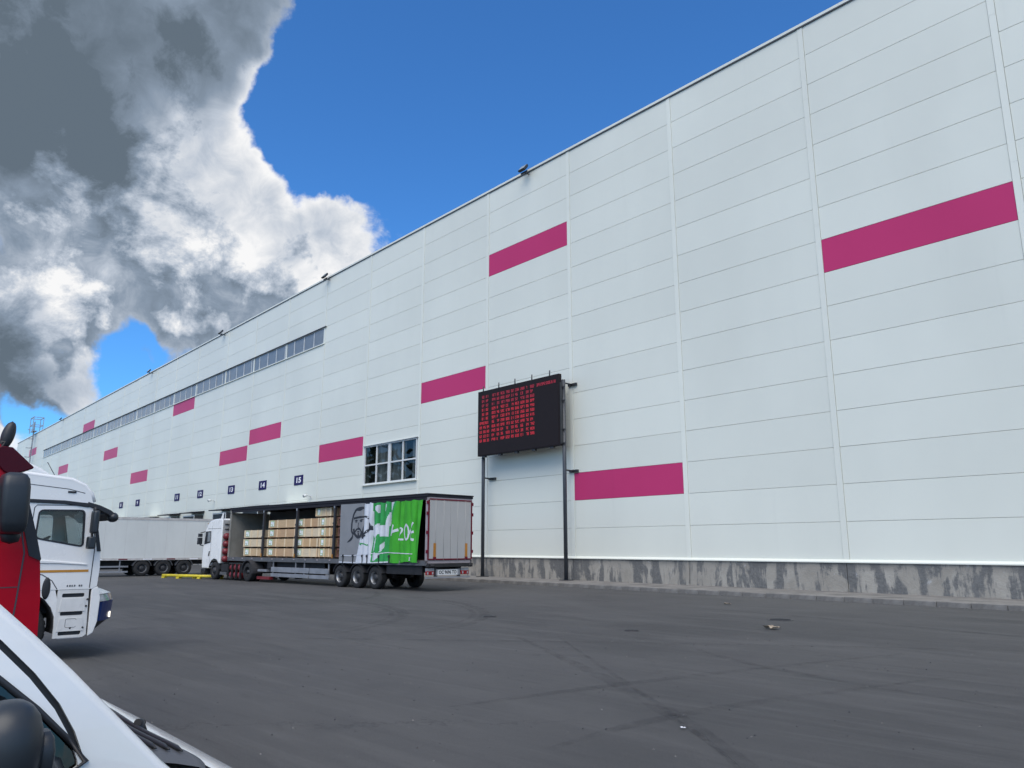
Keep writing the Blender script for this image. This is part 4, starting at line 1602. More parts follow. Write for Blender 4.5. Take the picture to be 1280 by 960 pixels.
for i in range(4):
    lb(b, 16.07 + i * .5, 16.13 + i * .5, W0 + .01, W0 + .12, .10, .92)
lb(b, 16.0, 17.7, W0 + .13, W0 + .2, .91, .98)
b.build("cylinder_straps", "chassis_black", tc)
b = CB()
for w in (.55, 1.35):
    lb(b, 13.9, 20.6, w, w + .1, .62, .90)
for l in (wheel_l, 15.25):
    b.cyl((-l, 0, .50), (-l, 2.0, .50), .08, 10)
lb(b, 14.6, 15.9, .5, 1.5, .9, 1.05)
lb(b, 17.7, 18.6, W0 + .1, 1.9, .5, .9)
b.build("frame_rails", "chassis_black", tc)
lb(CB(), 17.75, 18.55, W0 + .02, W0 + .5, .30, .46).build("cab_step", "rail_grey", tc)
for l, st in ((wheel_l, 2), (15.25, 1)):
    wheel(tc, (-l - CO[0], W0 + .19 - CO[1], .507), 0, st, 1.1)
    wheel(tc, (-l - CO[0], W1 - .19 - CO[1], .507), math.pi, st, 1.1)
wheel(tc, (-15.25 - CO[0], W0 + .56 - CO[1], .507), 0, 1, 1.1)
b = CB()
b.prism(arc(-15.25, .507, .66, -5, 185, 16) + arc(-15.25, .507, .61, 185, -5, 16), 'y', W0 - .02, W0 + .66)
b.build("rear_mudguard", "mud_flap", tc)
b = CB()
b.prism(arc(-wheel_l, .507, .69, 8, 165, 14) + arc(-wheel_l, .507, .63, 165, 8, 14), 'y', W0 - .015, W0 + .4)
b.build("front_mudguard", "plastic_black", tc)
b = CB()
lb(b, 13.0, 14.35, W0 + .15, W0 + .4, .16, .30)
b.build("rear_beam", "cylinder_red", tc)
lb(CB(), 13.4, 14.4, W0 + .2, W0 + .45, .56, .68).build("rear_step", "alu_plank", tc)

# ------------------------------------------------------------------ plain white trailer backed against the dock
bt = thing("semi_trailer", "plain white box semi-trailer backed up to the docks behind the lorry", "trailer", (-55.8, 15, 0), R(1.15))
b = MB()
b.box(-1.27, 1.27, -8.4, 6.6, 1.08, 3.76)
body = b.build("box_body", "trailer_white", bt, bevel=.05)
b = MB()
for i in range(12):
    y = -8 + i * 1.27
    b.box(1.27, 1.2725, y, y + .01, 1.17, 3.6)
b.build("panel_seams", "trailer_rail", body)
MB().box(1.262, 1.29, -8.38, 6.58, 3.62, 3.775).build("top_rail", "trailer_rail", bt)
MB().box(1.262, 1.30, -8.38, 6.58, 1.02, 1.16).build("bottom_rail", "trailer_rail", bt)
for i in range(10):
    y = -8.2 + i * 1.5
    MB().box(1.30, 1.306, y, y + .55, 1.05, 1.12).build("marking_tape", "tape_red" if i % 2 else "print_white", bt)
b = MB()
for x in (-.5, .4):
    b.box(x, x + .12, -8, 6.5, .72, 1.02)
b.box(-1.2, 1.2, 6.3, 6.6, .5, 1.0)
for y in (.8, 2.15, 3.5):
    b.cyl((-1.1, y, .5), (1.1, y, .5), .08, 10)
b.box(.9, 1.15, -5.5, -4.9, .1, 1.0)
b.box(.6, .7, -7, -.2, .45, 1.0)
b.build("chassis", "chassis_black", bt)
for y in (.8, 2.15, 3.5):
    wheel(bt, (1.08, y, .507), R(90), 0, 1.15)
    wheel(bt, (-1.08, y, .507), R(-90), 0, 1.15)
    MB().prism(arc(y, .507, .61, 15, 165, 12) + arc(y, .507, .575, 165, 15, 12), 'x', .86, 1.27).build("mudguard", "rail_grey", bt)
for z in (.25, .58):
    MB().box(1.22, 1.25, -6, -.05, z, z + .10).build("side_guard", "alu_plank", bt)
b = MB()
for y in (-5.8, -3.8, -1.8, -.6):
    b.box(1.19, 1.22, y, y + .07, .25, 1.02)
b.build("guard_posts", "alu_plank", bt)

# yellow wheel guides on the ground by the dock
for i, (x, y, a, L, lab) in enumerate(((-49.6, 16.6, 25, 2.8, "long yellow steel wheel guide on the asphalt between trailer wheels and lorry front"), (-47.9, 17.2, 35, 3.2, "yellow steel wheel guide lying nearest the lorry's front bumper"))):
    t = thing("wheel_guide", lab, "wheel guide", (x, y, 0), R(a), "yellow wheel guides on the ground")
    MB().cyl((-L / 2, 0, .15), (L / 2, 0, .15), .085, 12).build("guide_tube", "safety_yellow", t)
    for s in (-1, 0, 1):
        MB().box(s * L * .45 - .1, s * L * .45 + .1, -.12, .12, 0, .09).build("foot", "safety_yellow", t)


# ------------------------------------------------------------------ near vehicles (x across, y forward)
from mathutils.geometry import tessellate_polygon


def plate(b, outer, holes, x0, x1, mi=0, warp=None):
    """flat plate in the y-z plane between x0 and x1, with holes"""
    loops = [[Vector((p[0], p[1], 0)) for p in lp] for lp in [outer] + holes]
    tris = tessellate_polygon(loops)
    flat = [p for lp in [outer] + holes for p in lp]
    n = len(flat)
    wp = warp or (lambda x, y, z: (x, y, z))
    V = [wp(x0, p[0], p[1]) for p in flat] + [wp(x1, p[0], p[1]) for p in flat]
    F = [tuple(t) for t in tris] + [tuple(i + n for i in t[::-1]) for t in tris]
    k = 0
    for lp in [outer] + holes:
        m = len(lp)
        for i in range(m):
            j = (i + 1) % m
            F.append((k + i, k + j, k + j + n, k + i + n))
        k += m
    b.add(V, F, mi)
    return b


def round_poly(pts, r, n=4):
    out = []
    m = len(pts)
    for i in range(m):
        p, a, c = Vector(pts[i]), Vector(pts[i - 1]), Vector(pts[(i + 1) % m])
        u, w = (a - p), (c - p)
        rr = min(r, u.length * .45, w.length * .45)
        p0, p1 = p + u.normalized() * rr, p + w.normalized() * rr
        for k in range(n + 1):
            t = k / n
            q = p0 * (1 - t) ** 2 + p * 2 * t * (1 - t) + p1 * t * t
            out.append((q.x, q.y))
    return out


def strip_line(b, pts, w, x0, x1, mi=0):
    """thin raised line following (y, z) points on a side panel"""
    A, B = [], []
    for i, p in enumerate(pts):
        a, c = pts[max(i - 1, 0)], pts[min(i + 1, len(pts) - 1)]
        d = math.hypot(c[0] - a[0], c[1] - a[1]) or 1
        ny, nz = -(c[1] - a[1]) / d * w / 2, (c[0] - a[0]) / d * w / 2
        A.append((p[0] + ny, p[1] + nz))
        B.append((p[0] - ny, p[1] - nz))
    rings = [[(x0, *a), (x0, *c), (x1, *c), (x1, *a)] for a, c in zip(A, B)]
    b.loft(rings, mi, True, True, False)
    return b


# ---- white lorry cab ------------------------------------------------------
XS, XO = -15.0, -17.5
wo_ = (-16.25, 2.4, 0)
wc = thing("tractor_unit", "white lorry cab with amber side stripe and blue bumper, beside the red lorry", "lorry", wo_)


def KB():
    return MB(wo_)


prof = [(1.35, 1.15), (3.56, 1.15), (3.645, 1.2), (3.66, 1.5), (3.635, 1.8), (3.56, 2.15), (3.50, 2.45), (3.45, 2.62), (3.40, 2.76), (3.28, 2.90), (3.08, 2.985), (2.4, 3.05), (1.35, 3.07)]
win = round_poly([(3.355, 1.86), (3.325, 2.475), (2.645, 2.46), (2.63, 2.0)], .07)
b = KB()
plate(b, prof, [win], XS - .05, XS)
b.build("cab_side", "truck_white", wc)
plate(KB(), prof, [win], XO, XO + .05).build("cab_side", "truck_white", wc)
# skin: back, floor, roof, lower front; the windscreen is glass
b = KB()
pts = prof
for i in range(len(pts)):
    a, c = pts[i], pts[(i + 1) % len(pts)]
    if 3 <= i <= 5:
        continue
    b.add([(XO + .05, *a), (XS - .05, *a), (XS - .05, *c), (XO + .05, *c)], [(0, 1, 2, 3)], 0, i in (7, 8, 9, 10))
b.build("cab_shell", "truck_white", wc)
b = KB()
for i in (3, 4, 5):
    a, c = pts[i], pts[i + 1]
    b.add([(XO + .18, *a), (XS - .18, *a), (XS - .18, *c), (XO + .18, *c)], [(0, 1, 2, 3)])
b.build("windscreen", "cab_glass", wc)
b = KB()
for xx in (XS - .051, XO + .18):
    for i in (3, 4, 5):
        a, c = pts[i], pts[i + 1]
        b.add([(xx - .129, *a), (xx, *a), (xx, *c), (xx - .129, *c)], [(0, 1, 2, 3)])
b.prism([(3.505, 2.46), (3.455, 2.46), (3.585, 1.78), (3.648, 1.78)], 'x', XS - .002, XS + .012)
b.build("windscreen_pillars", "plastic_black", wc)
# edges of the cab side are rounded off by a bead
KB().tube([(XS - .045, *p) for p in prof[7:]], .05, 8).build("roof_edge_moulding", "truck_white", wc)
for xx in (XS - .025, XO + .025):
    b = KB()
    b.add([(xx, *p) for p in win], [tuple(range(len(win)))])
    b.build("side_window", "cab_glass", wc)
b = KB()
strip_line(b, win + [win[0]], .028, XS - .03, XS + .006)
b.build("window_rubber", "plastic_black", wc)
b = KB()
strip_line(b, [(2.36, 2.3), (2.56, 2.32), (2.565, 2.50), (2.60, 2.545), (3.43, 2.565)], .014, XS - .01, XS + .003)
strip_line(b, [(2.555, 2.34), (2.545, 1.5), (2.60, 1.42)], .012, XS - .01, XS + .003)
strip_line(b, [(2.60, 1.45), (2.80, 1.40), (2.95, 1.30), (3.04, 1.16)], .014, XS - .01, XS + .003)
strip_line(b, [(3.46, 2.50), (3.50, 2.2), (3.545, 1.8), (3.53, 1.17)], .014, XS - .01, XS + .003)
strip_line(b, [(2.3, 2.90), (3.05, 2.83), (3.3, 2.77)], .012, XS - .01, XS + .002)
b.build("door_gaps", "seam_dark", wc)
KB().prism([(2.4, 1.435), (3.485, 1.435), (3.485, 1.475), (2.4, 1.475)], 'x', XS + .001, XS + .005).build("amber_stripe", "stripe_amber", wc)
b = KB()
b.prism([(2.4, 1.60), (3.0, 1.585), (3.45, 1.55), (3.45, 1.57), (3.0, 1.62), (2.4, 1.66)], 'x', XS - .01, XS + .018)
b.build("door_crease", "truck_white", wc, bevel=.006)
KB().box(XS - .01, XS + .03, 2.63, 2.72, 1.51, 1.60).build("door_handle", "plastic_black", wc, bevel=.012)
KB().box(XS - .01, XS + .014, 3.03, 3.16, 2.765, 2.80).build("marker_lamp", "plastic_black", wc, bevel=.008)
b = KB()
for k, w_ in enumerate((.02, .024, .018, .022, 0, .026, .02)):
    if w_:
        b.box(XS - .002, XS + .004, 3.18 + k * .036, 3.18 + k * .036 + w_, 1.195, 1.225)
b.build("door_lettering", "rail_grey", wc)
# black gutter that runs into the outside sun visor
b = KB()
b.prism([(1.4, 2.655), (3.0, 2.635), (3.38, 2.60), (3.38, 2.53), (3.0, 2.575), (1.4, 2.60)], 'x', XS - .02, XS + .02)
b.build("gutter", "plastic_black", wc, bevel=.008)
b = KB()
b.prism([(3.36, 2.625), (3.56, 2.57), (3.74, 2.49), (3.85, 2.40), (3.87, 2.33), (3.80, 2.32), (3.70, 2.41), (3.54, 2.49), (3.36, 2.545)], 'x', XO - .02, XS + .022, smooth=False)
b.build("sun_visor", "plastic_black", wc, bevel=.012)
b = KB()
b.tube([(XS - .1, 3.47, 2.42), (XS - .05, 3.62, 2.44), (XS - .02, 3.78, 2.40)], .022)
b.lathe([(0, -.13), (.05, -.11), (.085, -.04), (.085, .05), (.05, .12), (0, .13)], (XS - .08, 3.80, 2.37), 'x', 14)
b.build("front_mirror", "plastic_mirror", wc)
b = KB()
b.box(XS + .10, XS + .34, 3.40, 3.50, 2.08, 2.47)
mm = b.build("main_mirror", "plastic_mirror", wc, bevel=.035)
b = KB()
b.box(XS + .10, XS + .30, 3.37, 3.49, 1.82, 2.03)
b.build("wide_mirror", "plastic_mirror", wc, bevel=.03)
b = KB()
b.tube([(XS - .0, 3.47, 2.52), (XS + .14, 3.46, 2.52), (XS + .16, 3.45, 2.45)], .02)
b.tube([(XS - .0, 3.47, 1.93), (XS + .14, 3.46, 1.90), (XS + .15, 3.44, 2.1)], .02)
b.build("mirror_arm", "plastic_black", wc)
# roof deflector and aerial
b = KB()
b.prism([(1.2, 3.11), (2.0, 3.10), (2.42, 3.07), (2.84, 3.025), (2.62, 3.17), (2.30, 3.32), (1.9, 3.43), (1.2, 3.52)], 'x', XO + .12, XS - .12)
b.build("roof_deflector", "truck_white", wc, bevel=.05, seg=3)
b = KB()
b.box(XO + .3, XS - .09, 2.25, 2.80, 3.015, 3.055)
b.build("deflector_foot", "plastic_black", wc)
KB().tube([(XS - .12, 2.86, 3.0), (XS - .12, 2.69, 3.28)], .006, 6).build("aerial", "plastic_black", wc)
# wing above the wheel, steps
b = KB()
arch = [(2.45 + .62 * math.cos(R(a)), .55 + .62 * math.sin(R(a))) for a in range(0, 181, 15)]
plate(b, [(3.06, .55)] + arch[1:] + [(1.6, .55), (1.6, 1.145), (3.02, 1.145), (3.06, 1.0)], [], XS - .06, XS - .005)
b.build("wing", "truck_white", wc)
b = KB()
b.prism([(2.45 + .66 * math.cos(R(a)), .55 + .66 * math.sin(R(a))) for a in range(-10, 191, 10)] + [(2.45 + .60 * math.cos(R(a)), .55 + .60 * math.sin(R(a))) for a in range(190, -11, -10)], 'x', XS - .55, XS - .062)
b.build("wheel_arch_liner", "chassis_black", wc)
KB().lathe([(0, .012), (.045, .01), (.06, 0), (.06, -.02)], (XS + .0, 0, 0), 'x', 18).build("wing_pad", "plastic_black", wc).matrix_local = Matrix.Translation((-wo_[0] + 0 + XS + .0 - XS, 0, 0)) @ Matrix.Identity(4)
pad = [o for o in wc.children if o.name.startswith("wing_pad")][0]
for v in pad.data.vertices:
    yy, zz = v.co.y + wo_[1], v.co.z
    v.co.y = yy * 1.05 + 2.88 - wo_[1]
    v.co.z = zz * 3.0 + 1.18
pad.matrix_local = Matrix.Identity(4)
b = KB()
slots = [rrect(3.13, 3.47, z, z + .065, .02, 2) for z in (.405, .725, 1.02)]
plate(b, [(3.06, .365), (3.50, .365), (3.555, .40), (3.53, 1.145), (3.06, 1.145)], slots, XS - .05, XS - .004)
for z in (.40, .72, 1.015):
    b.box(XS - .30, XS - .012, 3.13, 3.47, z - .045, z)
for z in (.47, .79):
    b.prism([(3.10, z), (3.50, z), (3.47, z + .215), (3.13, z + .215)], 'x', XS - .006, XS + .006)
b.build("entry_steps", "truck_step_white", wc)
b = KB()
for z in (.405, .725, 1.02):
    b.box(XS - .3, XS - .04, 3.12, 3.48, z + .0, z + .066)
for (y, z) in ((3.52, .98), (3.51, .87), (3.49, .52), (3.30, .52)):
    b.cyl((XS - .01, y, z), (XS + .009, y, z), .016, 8)
strip_line(b, rrect(3.22, 3.38, .53, .67, .02, 2), .006, XS - .01, XS + .0075)
b.build("step_recesses", "plastic_black", wc)


def bow(x, y0, dep):
    q = (x + 16.25) / 1.25
    return y0 + dep * (1 - abs(q) ** 2.4)


def band(b, z0, z1, y0, d0, y1, d1, th=.05, mi=0, xa=XO + .02, xb=XS - .006, n=22):
    rings = []
    for i in range(n + 1):
        x = xa + (xb - xa) * i / n
        ya, yb = bow(x, y0, d0), bow(x, y1, d1)
        rings.append([(x, ya, z0), (x, yb, z1), (x, yb - th, z1), (x, ya - th, z0)])
    b.loft(rings, mi, True, True, False)
    return b


b = KB()
plate(b, [(3.58, .37), (3.66, .42), (3.71, .6), (3.72, 1.0), (3.66, 1.19), (3.57, 1.14)], [], XS - .35, XS - .002)
band(b, 1.05, 1.19, 3.70, .40, 3.62, .10, .08)
b.build("corner_panel", "truck_white", wc, bevel=.012)
b = KB()
band(b, .93, 1.045, 3.715, .44, 3.70, .41, .1)
b.build("headlamp_band", "headlamp_clear", wc)
b = KB()
band(b, .60, .925, 3.68, .47, 3.71, .46, .1, xb=XS - .10)
b.build("front_bumper", "bumper_blue", wc)
b = KB()
band(b, .40, .595, 3.50, .36, 3.66, .46, .1, xb=XS - .10)
b.build("bumper_skirt", "plastic_black", wc)
for x in (-15.50, -17.0):
    y = bow(x, 3.685, .47)
    b = KB().cyl((x, y - .06, .68), (x + (.02 if x > -16 else -.02), y + .012, .68), .05, 14)
    b.build("fog_lamp", "lamp_lit" if x > -16 else "headlamp_clear", wc)
b = KB()
b.box(XO + .07, XS - .07, 3.25, 3.60, 1.3, 1.84)
b.prism([(3.0, 1.80), (3.3, 1.95), (3.55, 1.86), (3.55, 1.80)], 'x', XO + .5, XO + 1.15)
b.build("dashboard", "dash_grey", wc)
b = KB()
b.lathe([(.21, -.015), (.225, 0), (.21, .015), (.195, 0), (.21, -.015)], (0, 0, 0), 'z', 24)
b.box(-.2, .2, -.02, .02, -.015, .01)
sw = b.build("steering_wheel", "plastic_black", wc)
for v in sw.data.vertices:
    v.co += Vector(wo_)
sw.matrix_local = Matrix.Translation((XO + .75 - wo_[0], 3.0 - wo_[1], 1.93)) @ Matrix.Rotation(R(35), 4, 'X')
for v in sw.data.vertices:
    pass
for x in (XO + .35, XS - .95):
    b = KB()
    b.box(x, x + .5, 2.25, 2.8, 1.3, 1.65)
    b.prism([(2.25, 1.6), (2.43, 1.6), (2.38, 2.35), (2.24, 2.35)], 'x', x, x + .5)
    b.build("seat", "seat_dark", wc, bevel=.05)
KB().box(XO + .06, XS - .06, 1.42, 1.75, 1.2, 3.0).build("sleeper_wall", "seat_dark", wc)
KB().box(XO + .06, XS - .06, 2.35, 3.40, 2.55, 2.60).build("headlining", "seat_dark", wc)
b = KB()
b.prism([(2.72, 2.545), (3.30, 2.545), (3.24, 2.42), (3.05, 2.38), (2.85, 2.42)], 'x', XS - .22, XS - .08)
b.build("stowage_bin", "seat_dark", wc)
b = KB()
b.box(-16.75, -16.65, -3.6, 3.4, .65, .9)
b.box(-15.85, -15.75, -3.6, 3.4, .65, .9)
b.box(XO + .4, XS - .4, 1.4, 3.55, .75, 1.14)
b.cyl((-17.3, 2.45, .51), (-15.2, 2.45, .51), .08, 10)
b.cyl((-17.3, -1.3, .51), (-15.2, -1.3, .51), .08, 10)
b.build("chassis", "chassis_black", wc)
for y in (2.45, -1.3):
    wheel(wc, (XS - .22 - wo_[0], y - wo_[1], .507), R(90), 2, 1.05)
    wheel(wc, (XO + .22 - wo_[0], y - wo_[1], .507), R(-90), 2, 1.05)

# ---- red lorry cab --------------------------------------------------------
XR_, XRo = -7.8, -10.3
ro = (-9.05, .3, 0)
rc = thing("tractor_unit", "dark red lorry cab with a big black mirror, right behind the white van", "lorry", ro)


def RB():
    return MB(ro)


prof = [(-.95, .95), (-.55, .95)] + [(.05 + .60 * math.cos(R(a)), .52 + .60 * math.sin(R(a))) for a in range(138, 41, -16)] + [(.52, .45), (1.36, .42), (1.45, .6), (1.475, 1.1), (1.46, 1.45), (1.425, 1.74), (1.37, 1.95), (1.26, 2.3), (1.19, 2.50), (1.10, 2.64), (1.0, 2.735), (.80, 2.83), (.3, 2.93), (-.95, 2.98)]
rwin = round_poly([(1.20, 1.965), (1.08, 2.38), (.25, 2.42), (.22, 2.0)], .05)
b = RB()
plate(b, prof, [rwin], XR_ - .05, XR_)
b.build("cab_side", "truck_red", rc)
plate(RB(), prof, [rwin], XRo, XRo + .05).build("cab_side", "truck_red", rc)
b = RB()
fi = prof.index((1.425, 1.74))
for i in range(len(prof)):
    a, c = prof[i], prof[(i + 1) % len(prof)]
    if fi <= i < fi + 4:
        continue
    b.add([(XRo + .05, *a), (XR_ - .05, *a), (XR_ - .05, *c), (XRo + .05, *c)], [(0, 1, 2, 3)])
b.build("cab_shell", "truck_red", rc)
b = RB()
for i in range(fi, fi + 4):
    a, c = prof[i], prof[i + 1]
    b.add([(XRo + .12, *a), (XR_ - .12, *a), (XR_ - .12, *c), (XRo + .12, *c)], [(0, 1, 2, 3)])
b.build("windscreen", "cab_glass", rc)
b = RB()
plate(b, [(1.425, 1.735), (1.43, 1.75), (1.375, 1.95), (1.265, 2.3), (1.20, 2.48), (1.10, 2.50), (1.13, 2.40), (1.29, 1.95), (1.335, 1.78)], [], XR_ - .06, XR_ + .012)
for xx in (XR_ - .051, XRo + .12):
    for i in range(fi, fi + 4):
        a, c = prof[i], prof[i + 1]
        b.add([(xx - .069, a[0] + .003, a[1]), (xx, a[0] + .003, a[1]), (xx, c[0] + .003, c[1]), (xx - .069, c[0] + .003, c[1])], [(0, 1, 2, 3)])
b.build("windscreen_pillars", "plastic_black", rc)
for xx in (XR_ - .025, XRo + .025):
    RB().add([(xx, *p) for p in rwin], [tuple(range(len(rwin)))]).build("side_window", "van_glass", rc)
b = RB()
strip_line(b, rwin + [rwin[0]], .03, XR_ - .03, XR_ + .006)
b.build("window_rubber", "plastic_black", rc)
b = RB()
strip_line(b, [(1.16, 2.46), (1.30, 1.80), (1.285, 1.4), (1.26, .95)], .012, XR_ - .01, XR_ + .003)
strip_line(b, [(.95, 2.68), (1.06, 2.58), (1.12, 2.42)], .016, XR_ - .01, XR_ + .003)
strip_line(b, [(.1, 1.5), (1.28, 1.52)], .008, XR_ - .01, XR_ + .002)
b.build("door_gaps", "seam_dark", rc)
b = RB()
b.prism([(.96, 2.655), (1.03, 2.70), (1.11, 2.695), (1.18, 2.63), (1.285, 2.535), (1.28, 2.52), (1.12, 2.455), (1.06, 2.49), (1.0, 2.56)], 'x', XRo - .02, XR_ + .03)
b.build("sun_visor", "visor_red", rc, bevel=.012)
b = RB()
b.tube([(XR_ - .15, .97, 2.70), (XR_ - .05, 1.02, 2.62), (XR_ - .02, 1.04, 2.68), (XR_ - .02, 1.05, 2.74)], [.02, .02, .03, .045])
b.tube([(XR_ - .3, .9, 2.76), (XR_ - .1, 1.0, 2.765)], .015)
rings = []
for i in range(13):
    t = -1 + 2 * i / 12
    w = math.sqrt(max(0, 1 - t * t))
    cy, cz = 1.068 + .02 * t, 2.80 + .125 * t
    rings.append([(XR_ - .02 + .05 * w * math.sin(6.28318 * k / 14), cy + .052 * w * math.cos(6.28318 * k / 14), cz) for k in range(14)])
b.loft(rings)
b.build("roof_mirror", "plastic_black", rc)
b = RB()
X1 = -7.62
rings = []
for (z, s) in ((1.955, .55), (1.98, .85), (2.05, .96), (2.2, 1.0), (2.33, 1.0), (2.40, .92), (2.435, .75), (2.45, .45)):
    cy = 1.10 + (2.45 - z) * .05
    sec = rrect(-.10 * s, .105 * s, -.17 * s, .17 * s, .05 * s, 3)
    rings.append([(X1 + .16 + q[1], cy + q[0], z) for q in sec])
b.loft(rings)
b.build("main_mirror", "plastic_mirror", rc)
b = RB()
b.lathe([(0, -.07), (.06, -.05), (.075, 0), (.06, .04), (0, .05)], (X1 + .1, 1.14, 1.945), 'z', 14)
b.tube([(XR_ - .02, 1.2, 2.0), (X1 + .02, 1.18, 1.97), (X1 + .1, 1.15, 1.97)], .035)
b.build("mirror_arm", "plastic_black", rc)
b = RB()
b.prism([(1.28, .40), (1.52, .44), (1.56, .62), (1.52, .9), (1.45, .95)], 'x', XRo + .02, XR_ - .02)
b.build("front_bumper", "plastic_black", rc, bevel=.03)
b = RB()
for z in (.55, .85):
    b.box(XR_ - .2, XR_ + .004, .66, 1.25, z, z + .08)
b.build("entry_steps", "plastic_black", rc)
RB().box(XRo + .06, XR_ - .06, -.9, -.6, 1.0, 2.9).build("sleeper_wall", "seat_dark", rc)
RB().box(XRo + .07, XR_ - .07, .95, 1.36, 1.2, 1.78).build("dashboard", "dash_grey", rc)
for x in (XRo + .35, XR_ - .95):
    b = RB()
    b.box(x, x + .5, -.2, .4, 1.2, 1.6)
    b.box(x, x + .5, -.3, -.12, 1.6, 2.35)
    b.build("seat", "seat_dark", rc, bevel=.05)
b = RB()
b.box(-9.5, -9.4, -6.0, 1.2, .65, .92)
b.box(-8.7, -8.6, -6.0, 1.2, .65, .92)
b.cyl((XRo + .2, .05, .51), (XR_ - .2, .05, .51), .08, 10)
b.cyl((XRo + .2, -3.7, .51), (XR_ - .2, -3.7, .51), .08, 10)
b.build("chassis", "chassis_black", rc)
for y in (.05, -3.7):
    wheel(rc, (XR_ - .2 - ro[0], y - ro[1], .507), R(90), 2, 1.05)
    wheel(rc, (XRo + .2 - ro[0], y - ro[1], .507), R(-90), 2, 1.05)

# ---- white van in the foreground ------------------------------------------
VX, VW = -2.60, 1.90
vo = (VX - VW / 2, -.8, 0)
van = thing("van", "white van in the foreground seen over its windscreen pillar and black wiper cowl", "van", vo)
VC = VX - VW / 2


def VB():
    return MB(vo)


def tumble(x, y, z):
    """upper body leans inward, sides bulge a little"""
    s = 1 if x > VC else -1
    d = max(0, z - 1.15)
    return (x - s * (d * .10 + d * d * .10), y, z)


# curve of the windscreen edge and the roof
E1 = [(-.75, 2.04), (-.40, 2.03), (-.12, 1.98), (.08, 1.90), (.24, 1.80), (.39, 1.70), (.51, 1.585), (.62, 1.475), (.75, 1.335), (.88, 1.195), (.95, 1.13)]
E1 = [(y - .024, z - .004) for y, z in E1]
SEAM = [(-.75, 1.93), (-.40, 1.925), (-.1, 1.88), (.1, 1.80), (.27, 1.70), (.41, 1.585), (.50, 1.49), (.57, 1.40), (.615, 1.32), (.64, 1.255), (.648, 1.19), (.65, .62)]
GLS = [(-.70, 1.80), (-.2, 1.79), (.0, 1.74), (.19, 1.66), (.31, 1.58), (.42, 1.49), (.52, 1.40), (.60, 1.315), (.655, 1.245), (.60, 1.21), (.2, 1.16), (-.70, 1.12)]
for sgn, name in ((1, "right"), (-1, "left")):
    xo_ = VX if sgn > 0 else VX - VW
    xi = xo_ - .035 * sgn
    # body side: pillar, wing and rear quarter, with the door opening left out
    out = E1 + [(1.08, 1.105), (1.16, 1.075), (1.30, .96), (1.46, .83), (1.66, .70), (1.84, .57), (1.93, .45), (1.90, .32), (1.72, .30)]
    out += [(1.36 + .36 * math.cos(R(a)), .34 + .36 * math.sin(R(a))) for a in range(0, 181, 15)]
    out += [(.70, .28)] + [(p[0] + .007, p[1] + .005) for p in SEAM[::-1]][:1] + [(p[0] + .007, p[1] + .006) for p in SEAM[::-1]][1:]
    b = VB()
    plate(b, out, [], xo_, xi, warp=tumble)
    b.build("front_side_panel", "van_white", van)
    hole = [(p[0], p[1]) for p in GLS]
    dr = [(p[0] - .006, p[1] - .006) for p in SEAM] + [(.64, .30), (-.75, .30), (-.75, 1.15), (-.75, 1.3), (-.75, 1.45), (-.75, 1.6), (-.75, 1.75)]
    b = VB()
    plate(b, dr, [hole], xo_, xi, warp=tumble)
    door = b.build("door", "van_white", van)
    MB(vo).box(xo_ - .005 * sgn, xo_ + .03 * sgn, -.62, -.45, 1.0, 1.04).build("door_handle", "plastic_black", door, bevel=.01)
    b = VB()
    b.add([tumble(xo_ - .018 * sgn, *p) for p in hole], [tuple(range(len(hole)))])
    b.build("side_window", "van_glass", van)
    b = VB()
    A = [tumble(xo_ + .003 * sgn, *p) for p in hole[:10]]
    b.tube(A, .009, 6)
    b.build("window_seal", "plastic_black", van)
    b = VB()
    b.loft([[tumble(xo_ - .025 * sgn, p[0] - .03, p[1] - .03), tumble(xo_ - .025 * sgn, p[0] + .03, p[1] + .03)] for p in SEAM], 0, False, False, True)
    b.build("door_rubber", "plastic_black", van)
    # rear half of the side
    rear = [(-.765, 2.04), (-3.0, 2.04), (-3.12, 1.9), (-3.14, 1.75), (-3.155, 1.6), (-3.17, 1.45), (-3.185, 1.3), (-3.2, 1.15), (-3.22, .35), (-2.75, .30)] + [(-2.25 + .36 * math.cos(R(a)), .34 + .36 * math.sin(R(a))) for a in range(180, -1, -15)] + [(-1.8, .3), (-.765, .30), (-.765, 1.15), (-.765, 1.3), (-.765, 1.45), (-.765, 1.6), (-.765, 1.75), (-.765, 1.93)]
    b = VB()
    plate(b, rear, [], xo_, xi, warp=tumble)
    b.build("rear_side_panel", "van_white", van)
    for y in (1.36, -2.25):
        w = wheel(van, (xo_ - .13 * sgn - vo[0], y - vo[1], .33), R(90) * sgn, 2, .72, .65)

# rounded outer edge of the pillar, running inwards to the glass
for sgn in (1, -1):
    xo_ = VX if sgn > 0 else VX - VW
    rings = []
    for i, p in enumerate(E1):
        a, c = E1[max(i - 1, 0)], E1[min(i + 1, len(E1) - 1)]
        d = math.hypot(c[0] - a[0], c[1] - a[1])
        ny, nz = -(c[1] - a[1]) / d, (c[0] - a[0]) / d
        if ny < 0:
            ny, nz = -ny, -nz
        ring = []
        for k in range(7):
            t = R(90 * k / 6)
            r_ = .045
            ring.append(tumble(xo_ - sgn * (r_ - r_ * math.cos(t)), p[0] + ny * r_ * math.sin(t) * .55, p[1] + nz * r_ * math.sin(t) * .55))
        ring.append(tumble(xo_ - sgn * .10, p[0] + ny * .022, p[1] + nz * .022))
        rings.append(ring)
    VB().loft(rings, 0, False, False, True).build("windscreen_pillar", "van_white", van)
    VB().loft([[(r[-1][0], r[-1][1], r[-1][2]), (r[-1][0] - sgn * .02, r[-1][1] - .004, r[-1][2] - .004)] for r in rings], 0, False, False).build("windscreen_seal", "plastic_black", van)
